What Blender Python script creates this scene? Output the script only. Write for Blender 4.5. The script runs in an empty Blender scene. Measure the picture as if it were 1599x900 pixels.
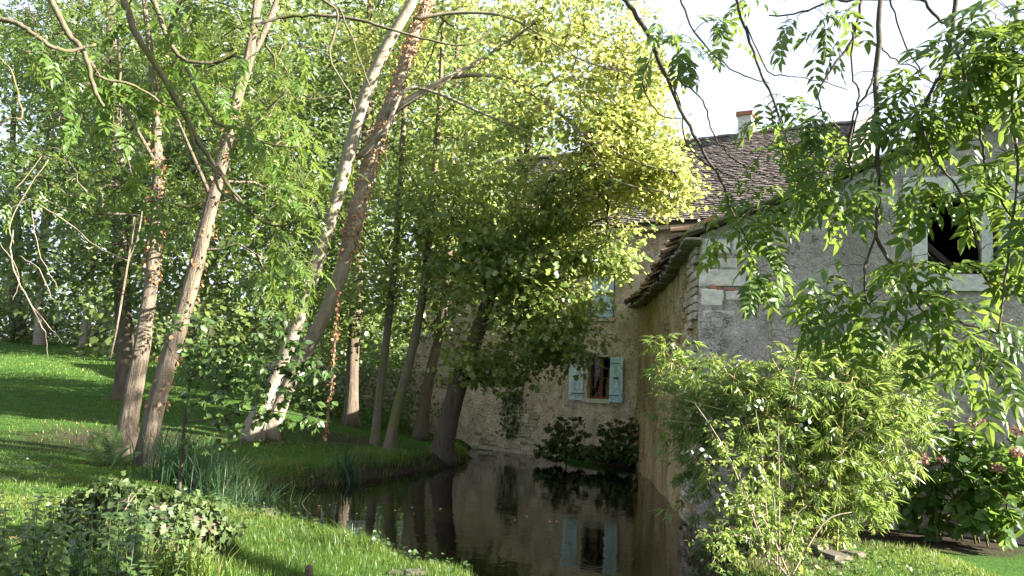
import bpy, math, random
import numpy as np
from mathutils import Vector, Matrix

sc = bpy.context.scene
COL = sc.collection
R = math.radians
# ------------------------------------------------------------------ camera
CAM_H, FPX, PITCH, ROLL = 1.95, 1220.0, 7.2, 3.0
cam_d = bpy.data.cameras.new('camera')
cam = bpy.data.objects.new('camera', cam_d); COL.objects.link(cam)
cam_d.sensor_width = 36.0; cam_d.lens = 36.0 * FPX / 1599.0
cam_d.clip_start = 0.05; cam_d.clip_end = 2000.0
CAMM = Matrix.Translation((0, 0, CAM_H)) @ Matrix.Rotation(R(90 + PITCH), 4, 'X') @ Matrix.Rotation(R(ROLL), 4, 'Z')
cam.matrix_world = CAMM
sc.camera = cam
# ------------------------------------------------------------------ light
SUN_AZ, SUN_EL = 105.0, 24.5           # azimuth clockwise from +Y (photo depth), elevation
w = bpy.data.worlds.new('World'); sc.world = w; w.use_nodes = True
nt = w.node_tree; nt.nodes.clear()
sky = nt.nodes.new('ShaderNodeTexSky'); sky.sky_type = 'NISHITA'; sky.sun_disc = False
sky.sun_elevation = R(SUN_EL); sky.sun_rotation = R(SUN_AZ)
sky.air_density = 1.0; sky.dust_density = 5.0; sky.ozone_density = 1.0; sky.altitude = 200
bg = nt.nodes.new('ShaderNodeBackground'); bg.inputs[1].default_value = 0.055
wo = nt.nodes.new('ShaderNodeOutputWorld')
tcn = nt.nodes.new('ShaderNodeTexCoord'); cn = nt.nodes.new('ShaderNodeTexNoise'); cn.inputs['Scale'].default_value = 2.2; cn.inputs['Detail'].default_value = 6
nt.links.new(tcn.outputs['Generated'], cn.inputs['Vector'])
cr_ = nt.nodes.new('ShaderNodeMapRange'); cr_.inputs[1].default_value = 0.3; cr_.inputs[2].default_value = 0.7; cr_.inputs[3].default_value = 0.5; cr_.inputs[4].default_value = 0.85
nt.links.new(cn.outputs[0], cr_.inputs[0])
veil = nt.nodes.new('ShaderNodeMix'); veil.data_type = 'RGBA'; veil.inputs[7].default_value = (3.3, 3.6, 4.2, 1)
nt.links.new(cr_.outputs[0], veil.inputs[0]); nt.links.new(sky.outputs[0], veil.inputs[6])
nt.links.new(veil.outputs[2], bg.inputs[0]); nt.links.new(bg.outputs[0], wo.inputs[0])
sun_d = bpy.data.lights.new('sun', 'SUN'); sun_d.energy = 5.0; sun_d.angle = R(0.5); sun_d.color = (1.0, 0.93, 0.80)
sun = bpy.data.objects.new('sun', sun_d); COL.objects.link(sun)
SUNV = Vector((math.sin(R(SUN_AZ)) * math.cos(R(SUN_EL)), math.cos(R(SUN_AZ)) * math.cos(R(SUN_EL)), math.sin(R(SUN_EL))))
sun.rotation_euler = SUNV.to_track_quat('Z', 'Y').to_euler()
sun.location = (20, 0, 20)
vs = sc.view_settings
vs.view_transform = 'Standard'; vs.look = 'None'; vs.gamma = 1.0; vs.use_curve_mapping = False; vs.exposure = 2.9
sc.render.engine = 'CYCLES'
cy = sc.cycles
cy.max_bounces = 7; cy.diffuse_bounces = 4; cy.glossy_bounces = 3; cy.transmission_bounces = 5; cy.transparent_max_bounces = 6
cy.caustics_reflective = False; cy.caustics_refractive = False
cy.use_denoising = True
cy.sample_clamp_indirect = 6.0

# ------------------------------------------------------------------ helpers
def ray(px, py):
    d = CAMM.to_3x3() @ Vector(((px - 799.5) / FPX, (450.0 - py) / FPX, -1.0))
    return d
def P(px, py, D):
    d = ray(px, py); k = D / d.y
    return Vector((d.x * k, D, CAM_H + d.z * k))
def np_of(v): return np.array([v[0], v[1], v[2]], float)
def unit(a):
    return a / np.maximum(np.linalg.norm(a, axis=-1, keepdims=True), 1e-9)
class Noise:
    def __init__(s, seed, n=14, lo=0.5, hi=2.0):
        r = np.random.default_rng(seed)
        s.k = unit(r.normal(size=(n, 3))) * np.exp(r.uniform(np.log(lo), np.log(hi), n))[:, None]
        s.ph = r.uniform(0, 6.28, n); s.a = 1.0 / np.linalg.norm(s.k, axis=1) ** 0.5; s.a /= np.sqrt((s.a ** 2).sum() / 2)
    def __call__(s, p):
        p = np.asarray(p, float)
        return (np.sin(p @ s.k.T + s.ph) * s.a).sum(-1)

def wloc(o):
    v = Vector((0, 0, 0))
    while o is not None:
        v += o.location; o = o.parent
    return v
def mesh_np(name, verts, faces, mat=None, parent=None, var=None, smooth=False):
    """faces: (m,k) array or list of lists"""
    verts = np.asarray(verts, float).reshape(-1, 3)
    if parent is not None: verts = verts - np_of(wloc(parent))
    me = bpy.data.meshes.new(name)
    if isinstance(faces, np.ndarray):
        m, k = faces.shape
        me.vertices.add(len(verts)); me.vertices.foreach_set('co', verts.astype(np.float32).ravel())
        me.loops.add(m * k); me.loops.foreach_set('vertex_index', faces.astype(np.int32).ravel())
        me.polygons.add(m); me.polygons.foreach_set('loop_start', np.arange(0, m * k, k, dtype=np.int32))
        try: me.polygons.foreach_set('loop_total', np.full(m, k, np.int32))
        except Exception: pass
    else:
        me.from_pydata([tuple(v) for v in verts], [], faces)
    if var is not None:
        at = me.attributes.new('var', 'FLOAT', 'FACE'); at.data.foreach_set('value', np.asarray(var, np.float32))
    me.update(calc_edges=True)
    if smooth: me.polygons.foreach_set('use_smooth', np.ones(len(me.polygons), bool))
    if mat: me.materials.append(mat)
    o = bpy.data.objects.new(name, me); COL.objects.link(o)
    if parent is not None: o.parent = parent
    return o
def inst(name, me, M, parent):
    o = bpy.data.objects.new(name, me); COL.objects.link(o); o.parent = parent
    o.matrix_local = Matrix.Translation(-wloc(parent)) @ M
    return o
def tag(o, label=None, cat=None, group=None, kind=None):
    if label: o['label'] = label
    if cat: o['category'] = cat
    if group: o['group'] = group
    if kind: o['kind'] = kind
    return o
def empty(name, loc, label, cat, group=None):
    o = bpy.data.objects.new(name, None); COL.objects.link(o); o.location = loc; o.empty_display_size = 0.2
    return tag(o, label, cat, group)

class MB:
    def __init__(s): s.v = []; s.f = []; s.var = []
    def add(s, vs_, fs, var=0.5):
        n = len(s.v); s.v += [tuple(v) for v in vs_]; s.f += [[i + n for i in f] for f in fs]; s.var += [var] * len(fs)
    def box(s, fr, a0, a1, b0, b1, c0, c1, j=0.0, rnd=random, var=0.5):
        """box in a frame fr(a,b,c) with optional jitter"""
        vv = []
        for c in (c0, c1):
            for b in (b0, b1):
                for a in (a0, a1):
                    p = Vector(fr(a, b, c))
                    if j: p += Vector((rnd.uniform(-j, j), rnd.uniform(-j, j), rnd.uniform(-j, j)))
                    vv.append(p)
        s.add(vv, [[0, 2, 3, 1], [4, 5, 7, 6], [0, 1, 5, 4], [2, 6, 7, 3], [0, 4, 6, 2], [1, 3, 7, 5]], var)
    def tube(s, pts, rad, sides=8, cap=True, rough=0.0, rnd=random, var=0.5):
        pts = [Vector(p) for p in pts]; n = len(pts); base = len(s.v)
        up = Vector((0.13, 0.31, 0.94)); prev = None
        for i, p in enumerate(pts):
            t = (pts[min(i + 1, n - 1)] - pts[max(i - 1, 0)])
            if t.length < 1e-7: t = Vector((0, 0, 1))
            t.normalize()
            a = prev - t * prev.dot(t) if prev else t.orthogonal()
            if a.length < 1e-6: a = t.orthogonal()
            a.normalize(); b = t.cross(a); prev = a
            for k in range(sides):
                an = 2 * math.pi * k / sides
                r = rad[i] * (1 + (rnd.uniform(-rough, rough) if rough else 0))
                s.v.append(tuple(p + (a * math.cos(an) + b * math.sin(an)) * r))
        m0 = len(s.f)
        for i in range(n - 1):
            for k in range(sides):
                k2 = (k + 1) % sides
                s.f.append([base + i * sides + k, base + i * sides + k2, base + (i + 1) * sides + k2, base + (i + 1) * sides + k])
        if cap:
            s.f.append([base + k for k in range(sides)][::-1]); s.f.append([base + (n - 1) * sides + k for k in range(sides)])
        s.var += [var] * (len(s.f) - m0)
    def trunk(s, pts, rad, sides, rnd, rough=0.05, foot=0.0):
        b0 = len(s.v); s.tube(pts, rad, sides, True)
        n = len(pts); ph = [rnd.uniform(0, 6.28) for _ in range(6)]
        for i in range(n):
            c = Vector(pts[i]); L_ = i * .7
            for k in range(sides):
                an = 2 * math.pi * k / sides
                q = 1 + rough * (math.sin(2 * an + ph[0] + L_ * .13) + .8 * math.sin(3 * an + ph[1] - L_ * .1) + .6 * math.sin(7 * an + ph[2] + L_ * .21) + .5 * math.sin(5 * an + ph[3] + L_ * .33)) + rnd.uniform(-rough, rough) * .5
                if foot: q += foot * math.exp(-i / 3.0) * (.5 + .5 * math.sin(4 * an + ph[4])) ** 2
                v = Vector(s.v[b0 + i * sides + k]); s.v[b0 + i * sides + k] = tuple(c + (v - c) * q)
    def build(s, name, mat, parent=None, smooth=False, var=False):
        return mesh_np(name, np.array(s.v, float), s.f, mat, parent, s.var if var else None, smooth)

def catmull(pts, rad, sub=5):
    pts = [Vector(p) for p in pts]; out = []; ro = []
    n = len(pts)
    for i in range(n - 1):
        p0 = pts[max(i - 1, 0)]; p1 = pts[i]; p2 = pts[i + 1]; p3 = pts[min(i + 2, n - 1)]
        for k in range(sub):
            t = k / sub
            out.append(0.5 * ((2 * p1) + (p2 - p0) * t + (2 * p0 - 5 * p1 + 4 * p2 - p3) * t * t + (3 * p1 - p0 - 3 * p2 + p3) * t ** 3))
            ro.append(rad[i] * (1 - t) + rad[i + 1] * t)
    out.append(pts[-1]); ro.append(rad[-1])
    return out, ro

# ------------------------------------------------------------------ materials
def new_mat(name):
    m = bpy.data.materials.new(name); m.use_nodes = True
    return m, m.node_tree.nodes, m.node_tree.links, m.node_tree.nodes['Principled BSDF']
def ramp(N, stops):
    r = N.new('ShaderNodeValToRGB'); e = r.color_ramp.elements
    while len(e) < len(stops): e.new(0.5)
    for i, (p, c) in enumerate(stops): e[i].position = p; e[i].color = (*c, 1)
    return r
def noise(N, L, scale, detail=6, vec=None, rough=0.6, dist=0.0):
    n = N.new('ShaderNodeTexNoise'); n.inputs['Scale'].default_value = scale; n.inputs['Detail'].default_value = detail
    n.inputs['Roughness'].default_value = rough; n.inputs['Distortion'].default_value = dist
    if vec is not None: L.new(vec, n.inputs['Vector'])
    return n
def mixc(N, L, fac, a, b, mode='MIX'):
    m = N.new('ShaderNodeMix'); m.data_type = 'RGBA'; m.blend_type = mode
    for sock, v in ((m.inputs[0], fac), (m.inputs[6], a), (m.inputs[7], b)):
        if isinstance(v, (int, float)): sock.default_value = v
        elif isinstance(v, tuple): sock.default_value = (*v, 1)
        else: L.new(v, sock)
    return m.outputs[2]
def coords(N, L, scale=(1, 1, 1)):
    g = N.new('ShaderNodeNewGeometry'); mp = N.new('ShaderNodeMapping'); mp.inputs['Scale'].default_value = scale
    L.new(g.outputs['Position'], mp.inputs['Vector']); return mp.outputs['Vector']
def bump(N, L, h, strength, dist, bsdf):
    b = N.new('ShaderNodeBump'); b.inputs['Strength'].default_value = strength; b.inputs['Distance'].default_value = dist
    L.new(h, b.inputs['Height']); L.new(b.outputs[0], bsdf.inputs['Normal']); return b

def leaf_mat(name, lo, hi, trans, tfac=0.4, rough=0.42, spec=0.35, dead=None):
    m, N, L, B = new_mat(name)
    at = N.new('ShaderNodeAttribute'); at.attribute_name = 'var'
    oi = N.new('ShaderNodeObjectInfo')
    ad = N.new('ShaderNodeMath'); ad.operation = 'ADD'; L.new(at.outputs['Fac'], ad.inputs[0])
    ml = N.new('ShaderNodeMath'); ml.operation = 'MULTIPLY_ADD'; L.new(oi.outputs['Random'], ml.inputs[0]); ml.inputs[1].default_value = 0.6; ml.inputs[2].default_value = -0.3
    L.new(ml.outputs[0], ad.inputs[1])
    stops = [(0.0, lo), (0.88, hi)]
    if dead: stops += [(0.95, hi), (0.99, dead)]
    r = ramp(N, stops); L.new(ad.outputs[0], r.inputs[0])
    nz = noise(N, L, 1.1, 3, coords(N, L))
    nr = ramp(N, [(0.3, (0.78, 0.8, 0.8)), (0.7, (1.15, 1.1, 1.0))]); L.new(nz.outputs[0], nr.inputs[0])
    colr = mixc(N, L, 1.0, r.outputs[0], nr.outputs[0], 'MULTIPLY')
    L.new(colr, B.inputs['Base Color']); B.inputs['Roughness'].default_value = rough; B.inputs['Specular IOR Level'].default_value = spec
    tr = N.new('ShaderNodeBsdfTranslucent')
    tc = mixc(N, L, 0.55, colr, trans); L.new(tc, tr.inputs['Color'])
    mx = N.new('ShaderNodeMixShader'); mx.inputs[0].default_value = tfac
    L.new(B.outputs[0], mx.inputs[1]); L.new(tr.outputs[0], mx.inputs[2])
    L.new(mx.outputs[0], N['Material Output'].inputs['Surface'])
    return m
def bark_mat(name, c0, c1, c2, fiss=1.0, scale=7.0, stretch=0.18, moss=None):
    m, N, L, B = new_mat(name)
    v = coords(N, L, (1, 1, stretch)); v2 = coords(N, L)
    n1 = noise(N, L, scale * 1.6, 7, v, 0.65, 0.6); n2 = noise(N, L, 1.7, 4, v2); n3 = noise(N, L, 38, 4, v2)
    r = ramp(N, [(0.36, c0), (0.5, c1), (0.68, c2)]); L.new(n1.outputs[0], r.inputs[0])
    col = mixc(N, L, 0.5, r.outputs[0], mixc(N, L, n2.outputs[0], c1, c2))
    if moss:
        mr = ramp(N, [(0.52, (0, 0, 0)), (0.62, (1, 1, 1))]); L.new(noise(N, L, 3.3, 5, v2).outputs[0], mr.inputs[0])
        col = mixc(N, L, mr.outputs[0], col, moss)
    L.new(col, B.inputs['Base Color']); B.inputs['Roughness'].default_value = 0.9; B.inputs['Specular IOR Level'].default_value = 0.15
    md = N.new('ShaderNodeMath'); md.operation = 'MULTIPLY_ADD'; L.new(n3.outputs[0], md.inputs[0]); md.inputs[1].default_value = 0.3; L.new(n1.outputs[0], md.inputs[2])
    bump(N, L, md.outputs[0], 0.9, 0.035 * fiss, B)
    return m
def plaster_mat(name, c0, c1, c2, stain=(0.10, 0.095, 0.085), stone=0.5, dark_low=None):
    m, N, L, B = new_mat(name)
    v = coords(N, L)
    n1 = noise(N, L, 0.9, 8, v, 0.62, 0.4); n2 = noise(N, L, 5.0, 8, v, 0.7); n3 = noise(N, L, 40, 5, v, 0.7); n4 = noise(N, L, 2.2, 6, coords(N, L, (1, 1, 0.25)), 0.6, 0.5)
    r = ramp(N, [(0.3, c0), (0.5, c1), (0.68, c2)]); L.new(n1.outputs[0], r.inputs[0])
    r2 = ramp(N, [(0.3, (0.45, 0.43, 0.41)), (0.45, (0.88, 0.87, 0.86)), (0.55, (1.0, 1.0, 1.0)), (0.68, (1.3, 1.27, 1.22))]); L.new(n2.outputs[0], r2.inputs[0])
    col = mixc(N, L, 0.85, r.outputs[0], r2.outputs[0], 'MULTIPLY')
    r4 = ramp(N, [(0.5, (0, 0, 0)), (0.72, (1, 1, 1))]); L.new(n4.outputs[0], r4.inputs[0])
    fm = N.new('ShaderNodeMath'); fm.operation = 'MULTIPLY'; L.new(r4.outputs[0], fm.inputs[0]); fm.inputs[1].default_value = 0.9
    col = mixc(N, L, fm.outputs[0], col, stain)
    # fine speckle and pits of the render coat
    r3 = ramp(N, [(0.34, (0.4, 0.38, 0.36)), (0.45, (0.95, 0.95, 0.95)), (0.64, (1.25, 1.22, 1.18))]); L.new(n3.outputs[0], r3.inputs[0])
    col = mixc(N, L, 0.8, col, r3.outputs[0], 'MULTIPLY')
    # rubble showing through as relief
    vo = N.new('ShaderNodeTexVoronoi'); vo.feature = 'DISTANCE_TO_EDGE'; vo.inputs['Scale'].default_value = 1.0
    L.new(coords(N, L, (4.2, 4.2, 8.5)), vo.inputs['Vector'])
    vr = ramp(N, [(0.0, (0, 0, 0)), (0.14, (1, 1, 1))]); L.new(vo.outputs[0], vr.inputs[0])
    mk = ramp(N, [(0.48, (0, 0, 0)), (0.62, (1, 1, 1))]); L.new(noise(N, L, 0.55, 5, v, 0.6, 0.8).outputs[0], mk.inputs[0])
    inv = N.new('ShaderNodeMath'); inv.operation = 'SUBTRACT'; inv.inputs[0].default_value = 1; L.new(vr.outputs[0], inv.inputs[1])
    mm = N.new('ShaderNodeMath'); mm.operation = 'MULTIPLY'; L.new(inv.outputs[0], mm.inputs[0]); L.new(mk.outputs[0], mm.inputs[1])
    m2 = N.new('ShaderNodeMath'); m2.operation = 'MULTIPLY'; L.new(mm.outputs[0], m2.inputs[0]); m2.inputs[1].default_value = stone
    col = mixc(N, L, m2.outputs[0], col, (c0[0] * 0.5, c0[1] * 0.5, c0[2] * 0.5))
    vc = N.new('ShaderNodeTexVoronoi'); vc.feature = 'DISTANCE_TO_EDGE'; vc.inputs['Scale'].default_value = 1.0
    dn = noise(N, L, 2.5, 5, v); vm = N.new('ShaderNodeVectorMath'); vm.operation = 'MULTIPLY_ADD'; L.new(dn.outputs['Color'], vm.inputs[0]); vm.inputs[1].default_value = (.9, .9, .9); L.new(coords(N, L, (.8, .8, .5)), vm.inputs[2])
    L.new(vm.outputs[0], vc.inputs['Vector'])
    crk = ramp(N, [(0.0, (1, 1, 1)), (0.012, (0, 0, 0))]); L.new(vc.outputs[0], crk.inputs[0])
    col = mixc(N, L, crk.outputs[0], col, (c0[0] * .35, c0[1] * .35, c0[2] * .35))
    L.new(col, B.inputs['Base Color']); B.inputs['Roughness'].default_value = 0.95; B.inputs['Specular IOR Level'].default_value = 0.1
    a = N.new('ShaderNodeMath'); a.operation = 'MULTIPLY_ADD'; L.new(n3.outputs[0], a.inputs[0]); a.inputs[1].default_value = 0.25; L.new(n2.outputs[0], a.inputs[2])
    b2 = N.new('ShaderNodeMath'); b2.operation = 'MULTIPLY_ADD'; L.new(m2.outputs[0], b2.inputs[0]); b2.inputs[1].default_value = -0.9; L.new(a.outputs[0], b2.inputs[2])
    bump(N, L, b2.outputs[0], 1.0, 0.06, B)
    return m
def var_mat(name, stops, rough=0.9, sc_=14.0, bs=0.5, bd=0.01, spec=0.2):
    """base colour by per-piece random value + noise"""
    m, N, L, B = new_mat(name)
    at = N.new('ShaderNodeAttribute'); at.attribute_name = 'var'
    oi = N.new('ShaderNodeObjectInfo')
    ad = N.new('ShaderNodeMath'); ad.operation = 'ADD'; L.new(at.outputs['Fac'], ad.inputs[0]); L.new(oi.outputs['Random'], ad.inputs[1])
    fr = N.new('ShaderNodeMath'); fr.operation = 'FRACT'; L.new(ad.outputs[0], fr.inputs[0])
    r = ramp(N, stops); L.new(fr.outputs[0], r.inputs[0])
    n = noise(N, L, sc_, 6, coords(N, L), 0.7)
    r2 = ramp(N, [(0.3, (0.6, 0.6, 0.6)), (0.7, (1.25, 1.22, 1.18))]); L.new(n.outputs[0], r2.inputs[0])
    L.new(mixc(N, L, 1.0, r.outputs[0], r2.outputs[0], 'MULTIPLY'), B.inputs['Base Color'])
    B.inputs['Roughness'].default_value = rough; B.inputs['Specular IOR Level'].default_value = spec
    bump(N, L, n.outputs[0], bs, bd, B)
    return m

M = {}
M['ash'] = leaf_mat('ash_leaf', (0.035, 0.085, 0.014), (0.10, 0.165, 0.03), (0.27, 0.36, 0.06), 0.42, dead=(0.22, 0.13, 0.05))
M['ash_mid'] = leaf_mat('ash_leaf_mid', (0.04, 0.08, 0.02), (0.125, 0.18, 0.04), (0.32, 0.42, 0.07), 0.44, rough=.36, spec=.6)
M['yellow'] = leaf_mat('yellowing_leaf', (0.07, 0.135, 0.035), (0.42, 0.41, 0.10), (0.72, 0.75, 0.24), 0.55, rough=.35, spec=.5)
M['maple'] = leaf_mat('maple_leaf', (0.06, 0.115, 0.03), (0.21, 0.26, 0.07), (0.54, 0.62, 0.17), 0.52, rough=0.34, spec=0.7)
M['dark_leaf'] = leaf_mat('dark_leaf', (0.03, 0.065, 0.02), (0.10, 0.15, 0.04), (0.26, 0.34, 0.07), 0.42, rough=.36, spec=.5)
M['wood'] = leaf_mat('wood_leaf', (0.045, 0.085, 0.032), (0.135, 0.18, 0.06), (0.32, 0.4, 0.1), 0.42, rough=.35, spec=.5)
M['bamboo'] = leaf_mat('bamboo_leaf', (0.055, 0.115, 0.025), (0.19, 0.26, 0.06), (0.42, 0.54, 0.12), 0.45, rough=0.3, spec=0.5)
M['hydra'] = leaf_mat('hydrangea_leaf', (0.04, 0.095, 0.022), (0.11, 0.19, 0.04), (0.28, 0.4, 0.06), 0.4)
M['elder'] = leaf_mat('sapling_leaf', (0.04, 0.08, 0.025), (0.1, 0.17, 0.05), (0.24, 0.36, 0.08), 0.35, rough=0.35, spec=0.5)
M['ivy'] = leaf_mat('ivy_leaf', (0.025, 0.05, 0.018), (0.085, 0.125, 0.045), (0.18, 0.24, 0.06), 0.3, rough=0.5, spec=0.3)
M['grass'] = leaf_mat('grass_blade', (0.035, 0.085, 0.015), (0.135, 0.19, 0.035), (0.28, 0.38, 0.06), 0.4, dead=(0.26, 0.2, 0.09))
M['sedge'] = leaf_mat('sedge_blade', (0.02, 0.055, 0.025), (0.06, 0.115, 0.045), (0.12, 0.22, 0.06), 0.32)
M['deadivy'] = leaf_mat('dead_ivy_leaf', (0.14, 0.065, 0.038), (0.42, 0.23, 0.13), (0.42, 0.22, 0.13), 0.25)
M['brownleaf'] = leaf_mat('fallen_leaf', (0.07, 0.045, 0.025), (0.19, 0.115, 0.055), (0.3, 0.2, 0.1), 0.15)
M['whiteleaf'] = leaf_mat('pale_leaf', (0.3, 0.36, 0.3), (0.42, 0.48, 0.4), (0.4, 0.5, 0.3), 0.25)
M['petal'] = leaf_mat('faded_floret', (0.15, 0.07, 0.06), (0.33, 0.19, 0.16), (0.4, 0.2, 0.15), 0.25)
M['bark_rough'] = bark_mat('rough_bark', (0.03, 0.022, 0.016), (0.11, 0.088, 0.066), (0.25, 0.21, 0.165), 2.6, 9.0, 0.14)
M['bark_pale'] = bark_mat('pale_bark', (0.09, 0.075, 0.058), (0.19, 0.165, 0.13), (0.30, 0.265, 0.215), 0.7, 5, 0.7)
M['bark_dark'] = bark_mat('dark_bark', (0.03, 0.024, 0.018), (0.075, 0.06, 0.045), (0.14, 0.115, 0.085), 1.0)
M['bark_moss'] = bark_mat('mossy_bark', (0.045, 0.038, 0.026), (0.10, 0.085, 0.06), (0.14, 0.125, 0.085), 0.7, 6, 0.4, moss=(0.10, 0.105, 0.03))
M['twig'] = bark_mat('twig_bark', (0.022, 0.019, 0.016), (0.05, 0.042, 0.034), (0.09, 0.076, 0.062), 0.2, 12, 0.6)
M['drytwig'] = bark_mat('dry_twig_bark', (0.10, 0.08, 0.06), (0.18, 0.15, 0.115), (0.27, 0.23, 0.18), 0.2, 12, 0.6)
M['cane'] = bark_mat('bamboo_cane', (0.2, 0.17, 0.06), (0.32, 0.26, 0.1), (0.42, 0.34, 0.16), 0.15, 8, 0.4)
M['house_wall'] = plaster_mat('house_render', (0.42, 0.33, 0.28), (0.59, 0.485, 0.42), (0.68, 0.585, 0.515), (0.34, 0.275, 0.235), 0.22)
M['barn_front'] = plaster_mat('barn_grey_render', (0.26, 0.238, 0.218), (0.365, 0.34, 0.318), (0.46, 0.435, 0.41), (0.2, 0.185, 0.17), 0.3)
M['barn_side'] = plaster_mat('barn_side_render', (0.33, 0.245, 0.125), (0.46, 0.36, 0.20), (0.54, 0.44, 0.27), (0.24, 0.18, 0.09), 0.8)
M['stone'] = var_mat('rubble_stone', [(0.0, (0.26, 0.22, 0.17)), (0.5, (0.4, 0.35, 0.28)), (1.0, (0.5, 0.46, 0.39))], bs=0.7, bd=0.02)
M['quoin'] = var_mat('quoin_stone', [(0.0, (0.44, 0.42, 0.39)), (0.5, (0.52, 0.5, 0.46)), (1.0, (0.58, 0.55, 0.51))], sc_=9, bs=0.6, bd=0.02)
M['brick'] = var_mat('brick', [(0.0, (0.26, 0.11, 0.07)), (1.0, (0.38, 0.18, 0.12))], bs=0.5)
M['tile'] = var_mat('roof_tile', [(0.0, (0.125, 0.103, 0.097)), (0.35, (0.16, 0.135, 0.13)), (0.7, (0.19, 0.165, 0.158)), (0.95, (0.24, 0.215, 0.205)), (1.0, (0.2, 0.145, 0.125))], sc_=7, bs=0.5)
M['redtile'] = var_mat('eave_tile', [(0.0, (0.10, 0.07, 0.05)), (0.5, (0.18, 0.12, 0.085)), (0.8, (0.25, 0.14, 0.09)), (1.0, (0.2, 0.17, 0.14))], sc_=9, bs=0.6)
M['slab'] = var_mat('stone_slab', [(0.0, (0.17, 0.15, 0.12)), (1.0, (0.32, 0.29, 0.25))], sc_=9, bs=0.7)
M['blue'] = var_mat('blue_paint', [(0.0, (0.46, 0.62, 0.84)), (0.5, (0.53, 0.69, 0.9)), (1.0, (0.6, 0.75, 0.92))], rough=0.6, sc_=11, bs=0.15, spec=0.35)
M['brownwood'] = var_mat('brown_wood', [(0.0, (0.11, 0.045, 0.022)), (1.0, (0.17, 0.075, 0.038))], rough=0.55, sc_=20, bs=0.2)
M['oldwood'] = var_mat('old_beam', [(0.0, (0.06, 0.045, 0.035)), (1.0, (0.11, 0.09, 0.07))], sc_=14, bs=0.6)
M['iron'] = var_mat('iron', [(0.0, (0.02, 0.02, 0.022)), (1.0, (0.035, 0.035, 0.038))], rough=0.6)
M['concrete'] = var_mat('opening_surround', [(0.0, (0.46, 0.46, 0.45)), (1.0, (0.54, 0.54, 0.52))], sc_=12, bs=0.35)
M['dark'] = var_mat('dark_interior', [(0.0, (0.02, 0.018, 0.016)), (1.0, (0.028, 0.025, 0.022))])
M['curtain'] = var_mat('yellow_curtain', [(0.0, (0.6, 0.47, 0.16)), (1.0, (0.68, 0.54, 0.2))], sc_=5, bs=0.2)
M['white'] = var_mat('limewash', [(0.0, (0.5, 0.42, 0.36)), (1.0, (0.6, 0.52, 0.45))], sc_=3, bs=0.4)
M['stemgreen'] = var_mat('green_stem', [(0.0, (0.06, 0.09, 0.02)), (1.0, (0.12, 0.13, 0.04))], bs=0.1)
m, N, L, B = new_mat('window_glass'); B.inputs['Base Color'].default_value = (0.9, 0.95, 0.95, 1); B.inputs['Roughness'].default_value = 0.03
B.inputs['Transmission Weight'].default_value = 1.0; B.inputs['IOR'].default_value = 1.3; M['glass'] = m
# ground
m, N, L, B = new_mat('turf_soil')
v = coords(N, L)
n1 = noise(N, L, 0.5, 6, v); n2 = noise(N, L, 26, 6, v, 0.7); n3 = noise(N, L, 3.0, 5, v)
g = ramp(N, [(0.3, (0.02, 0.055, 0.010)), (0.55, (0.04, 0.1, 0.016)), (0.75, (0.07, 0.125, 0.024))]); L.new(n2.outputs[0], g.inputs[0])
g2 = ramp(N, [(0.35, (0.75, 0.8, 0.7)), (0.65, (1.15, 1.1, 1.05))]); L.new(n3.outputs[0], g2.inputs[0])
gc = mixc(N, L, 1.0, g.outputs[0], g2.outputs[0], 'MULTIPLY')
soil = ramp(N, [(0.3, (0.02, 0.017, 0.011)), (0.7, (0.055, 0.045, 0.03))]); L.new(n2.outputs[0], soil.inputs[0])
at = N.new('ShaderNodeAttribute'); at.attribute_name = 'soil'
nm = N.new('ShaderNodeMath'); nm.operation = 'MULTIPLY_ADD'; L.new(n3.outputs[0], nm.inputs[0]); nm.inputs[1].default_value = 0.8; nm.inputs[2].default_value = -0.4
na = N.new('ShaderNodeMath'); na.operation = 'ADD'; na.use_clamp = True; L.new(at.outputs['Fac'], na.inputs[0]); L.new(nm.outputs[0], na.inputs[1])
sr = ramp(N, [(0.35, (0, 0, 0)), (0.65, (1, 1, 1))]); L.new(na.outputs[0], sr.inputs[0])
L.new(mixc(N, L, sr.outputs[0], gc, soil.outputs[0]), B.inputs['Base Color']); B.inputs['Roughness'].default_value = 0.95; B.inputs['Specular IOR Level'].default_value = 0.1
bump(N, L, n2.outputs[0], 1.0, 0.05, B); M['ground'] = m
# water
m, N, L, B = new_mat('pond_water')
n1 = noise(N, L, 1.6, 3, coords(N, L)); n2 = noise(N, L, 9, 3, coords(N, L))
r = ramp(N, [(0.35, (0.0008, 0.001, 0.0005)), (0.7, (0.0018, 0.0018, 0.001))]); L.new(n1.outputs[0], r.inputs[0]); L.new(r.outputs[0], B.inputs['Base Color'])
B.inputs['Roughness'].default_value = 0.025; B.inputs['IOR'].default_value = 1.75
ma = N.new('ShaderNodeMath'); ma.operation = 'MULTIPLY_ADD'; L.new(n2.outputs[0], ma.inputs[0]); ma.inputs[1].default_value = 0.2; L.new(n1.outputs[0], ma.inputs[2])
bump(N, L, ma.outputs[0], 0.22, 0.02, B); M['water'] = m

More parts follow.
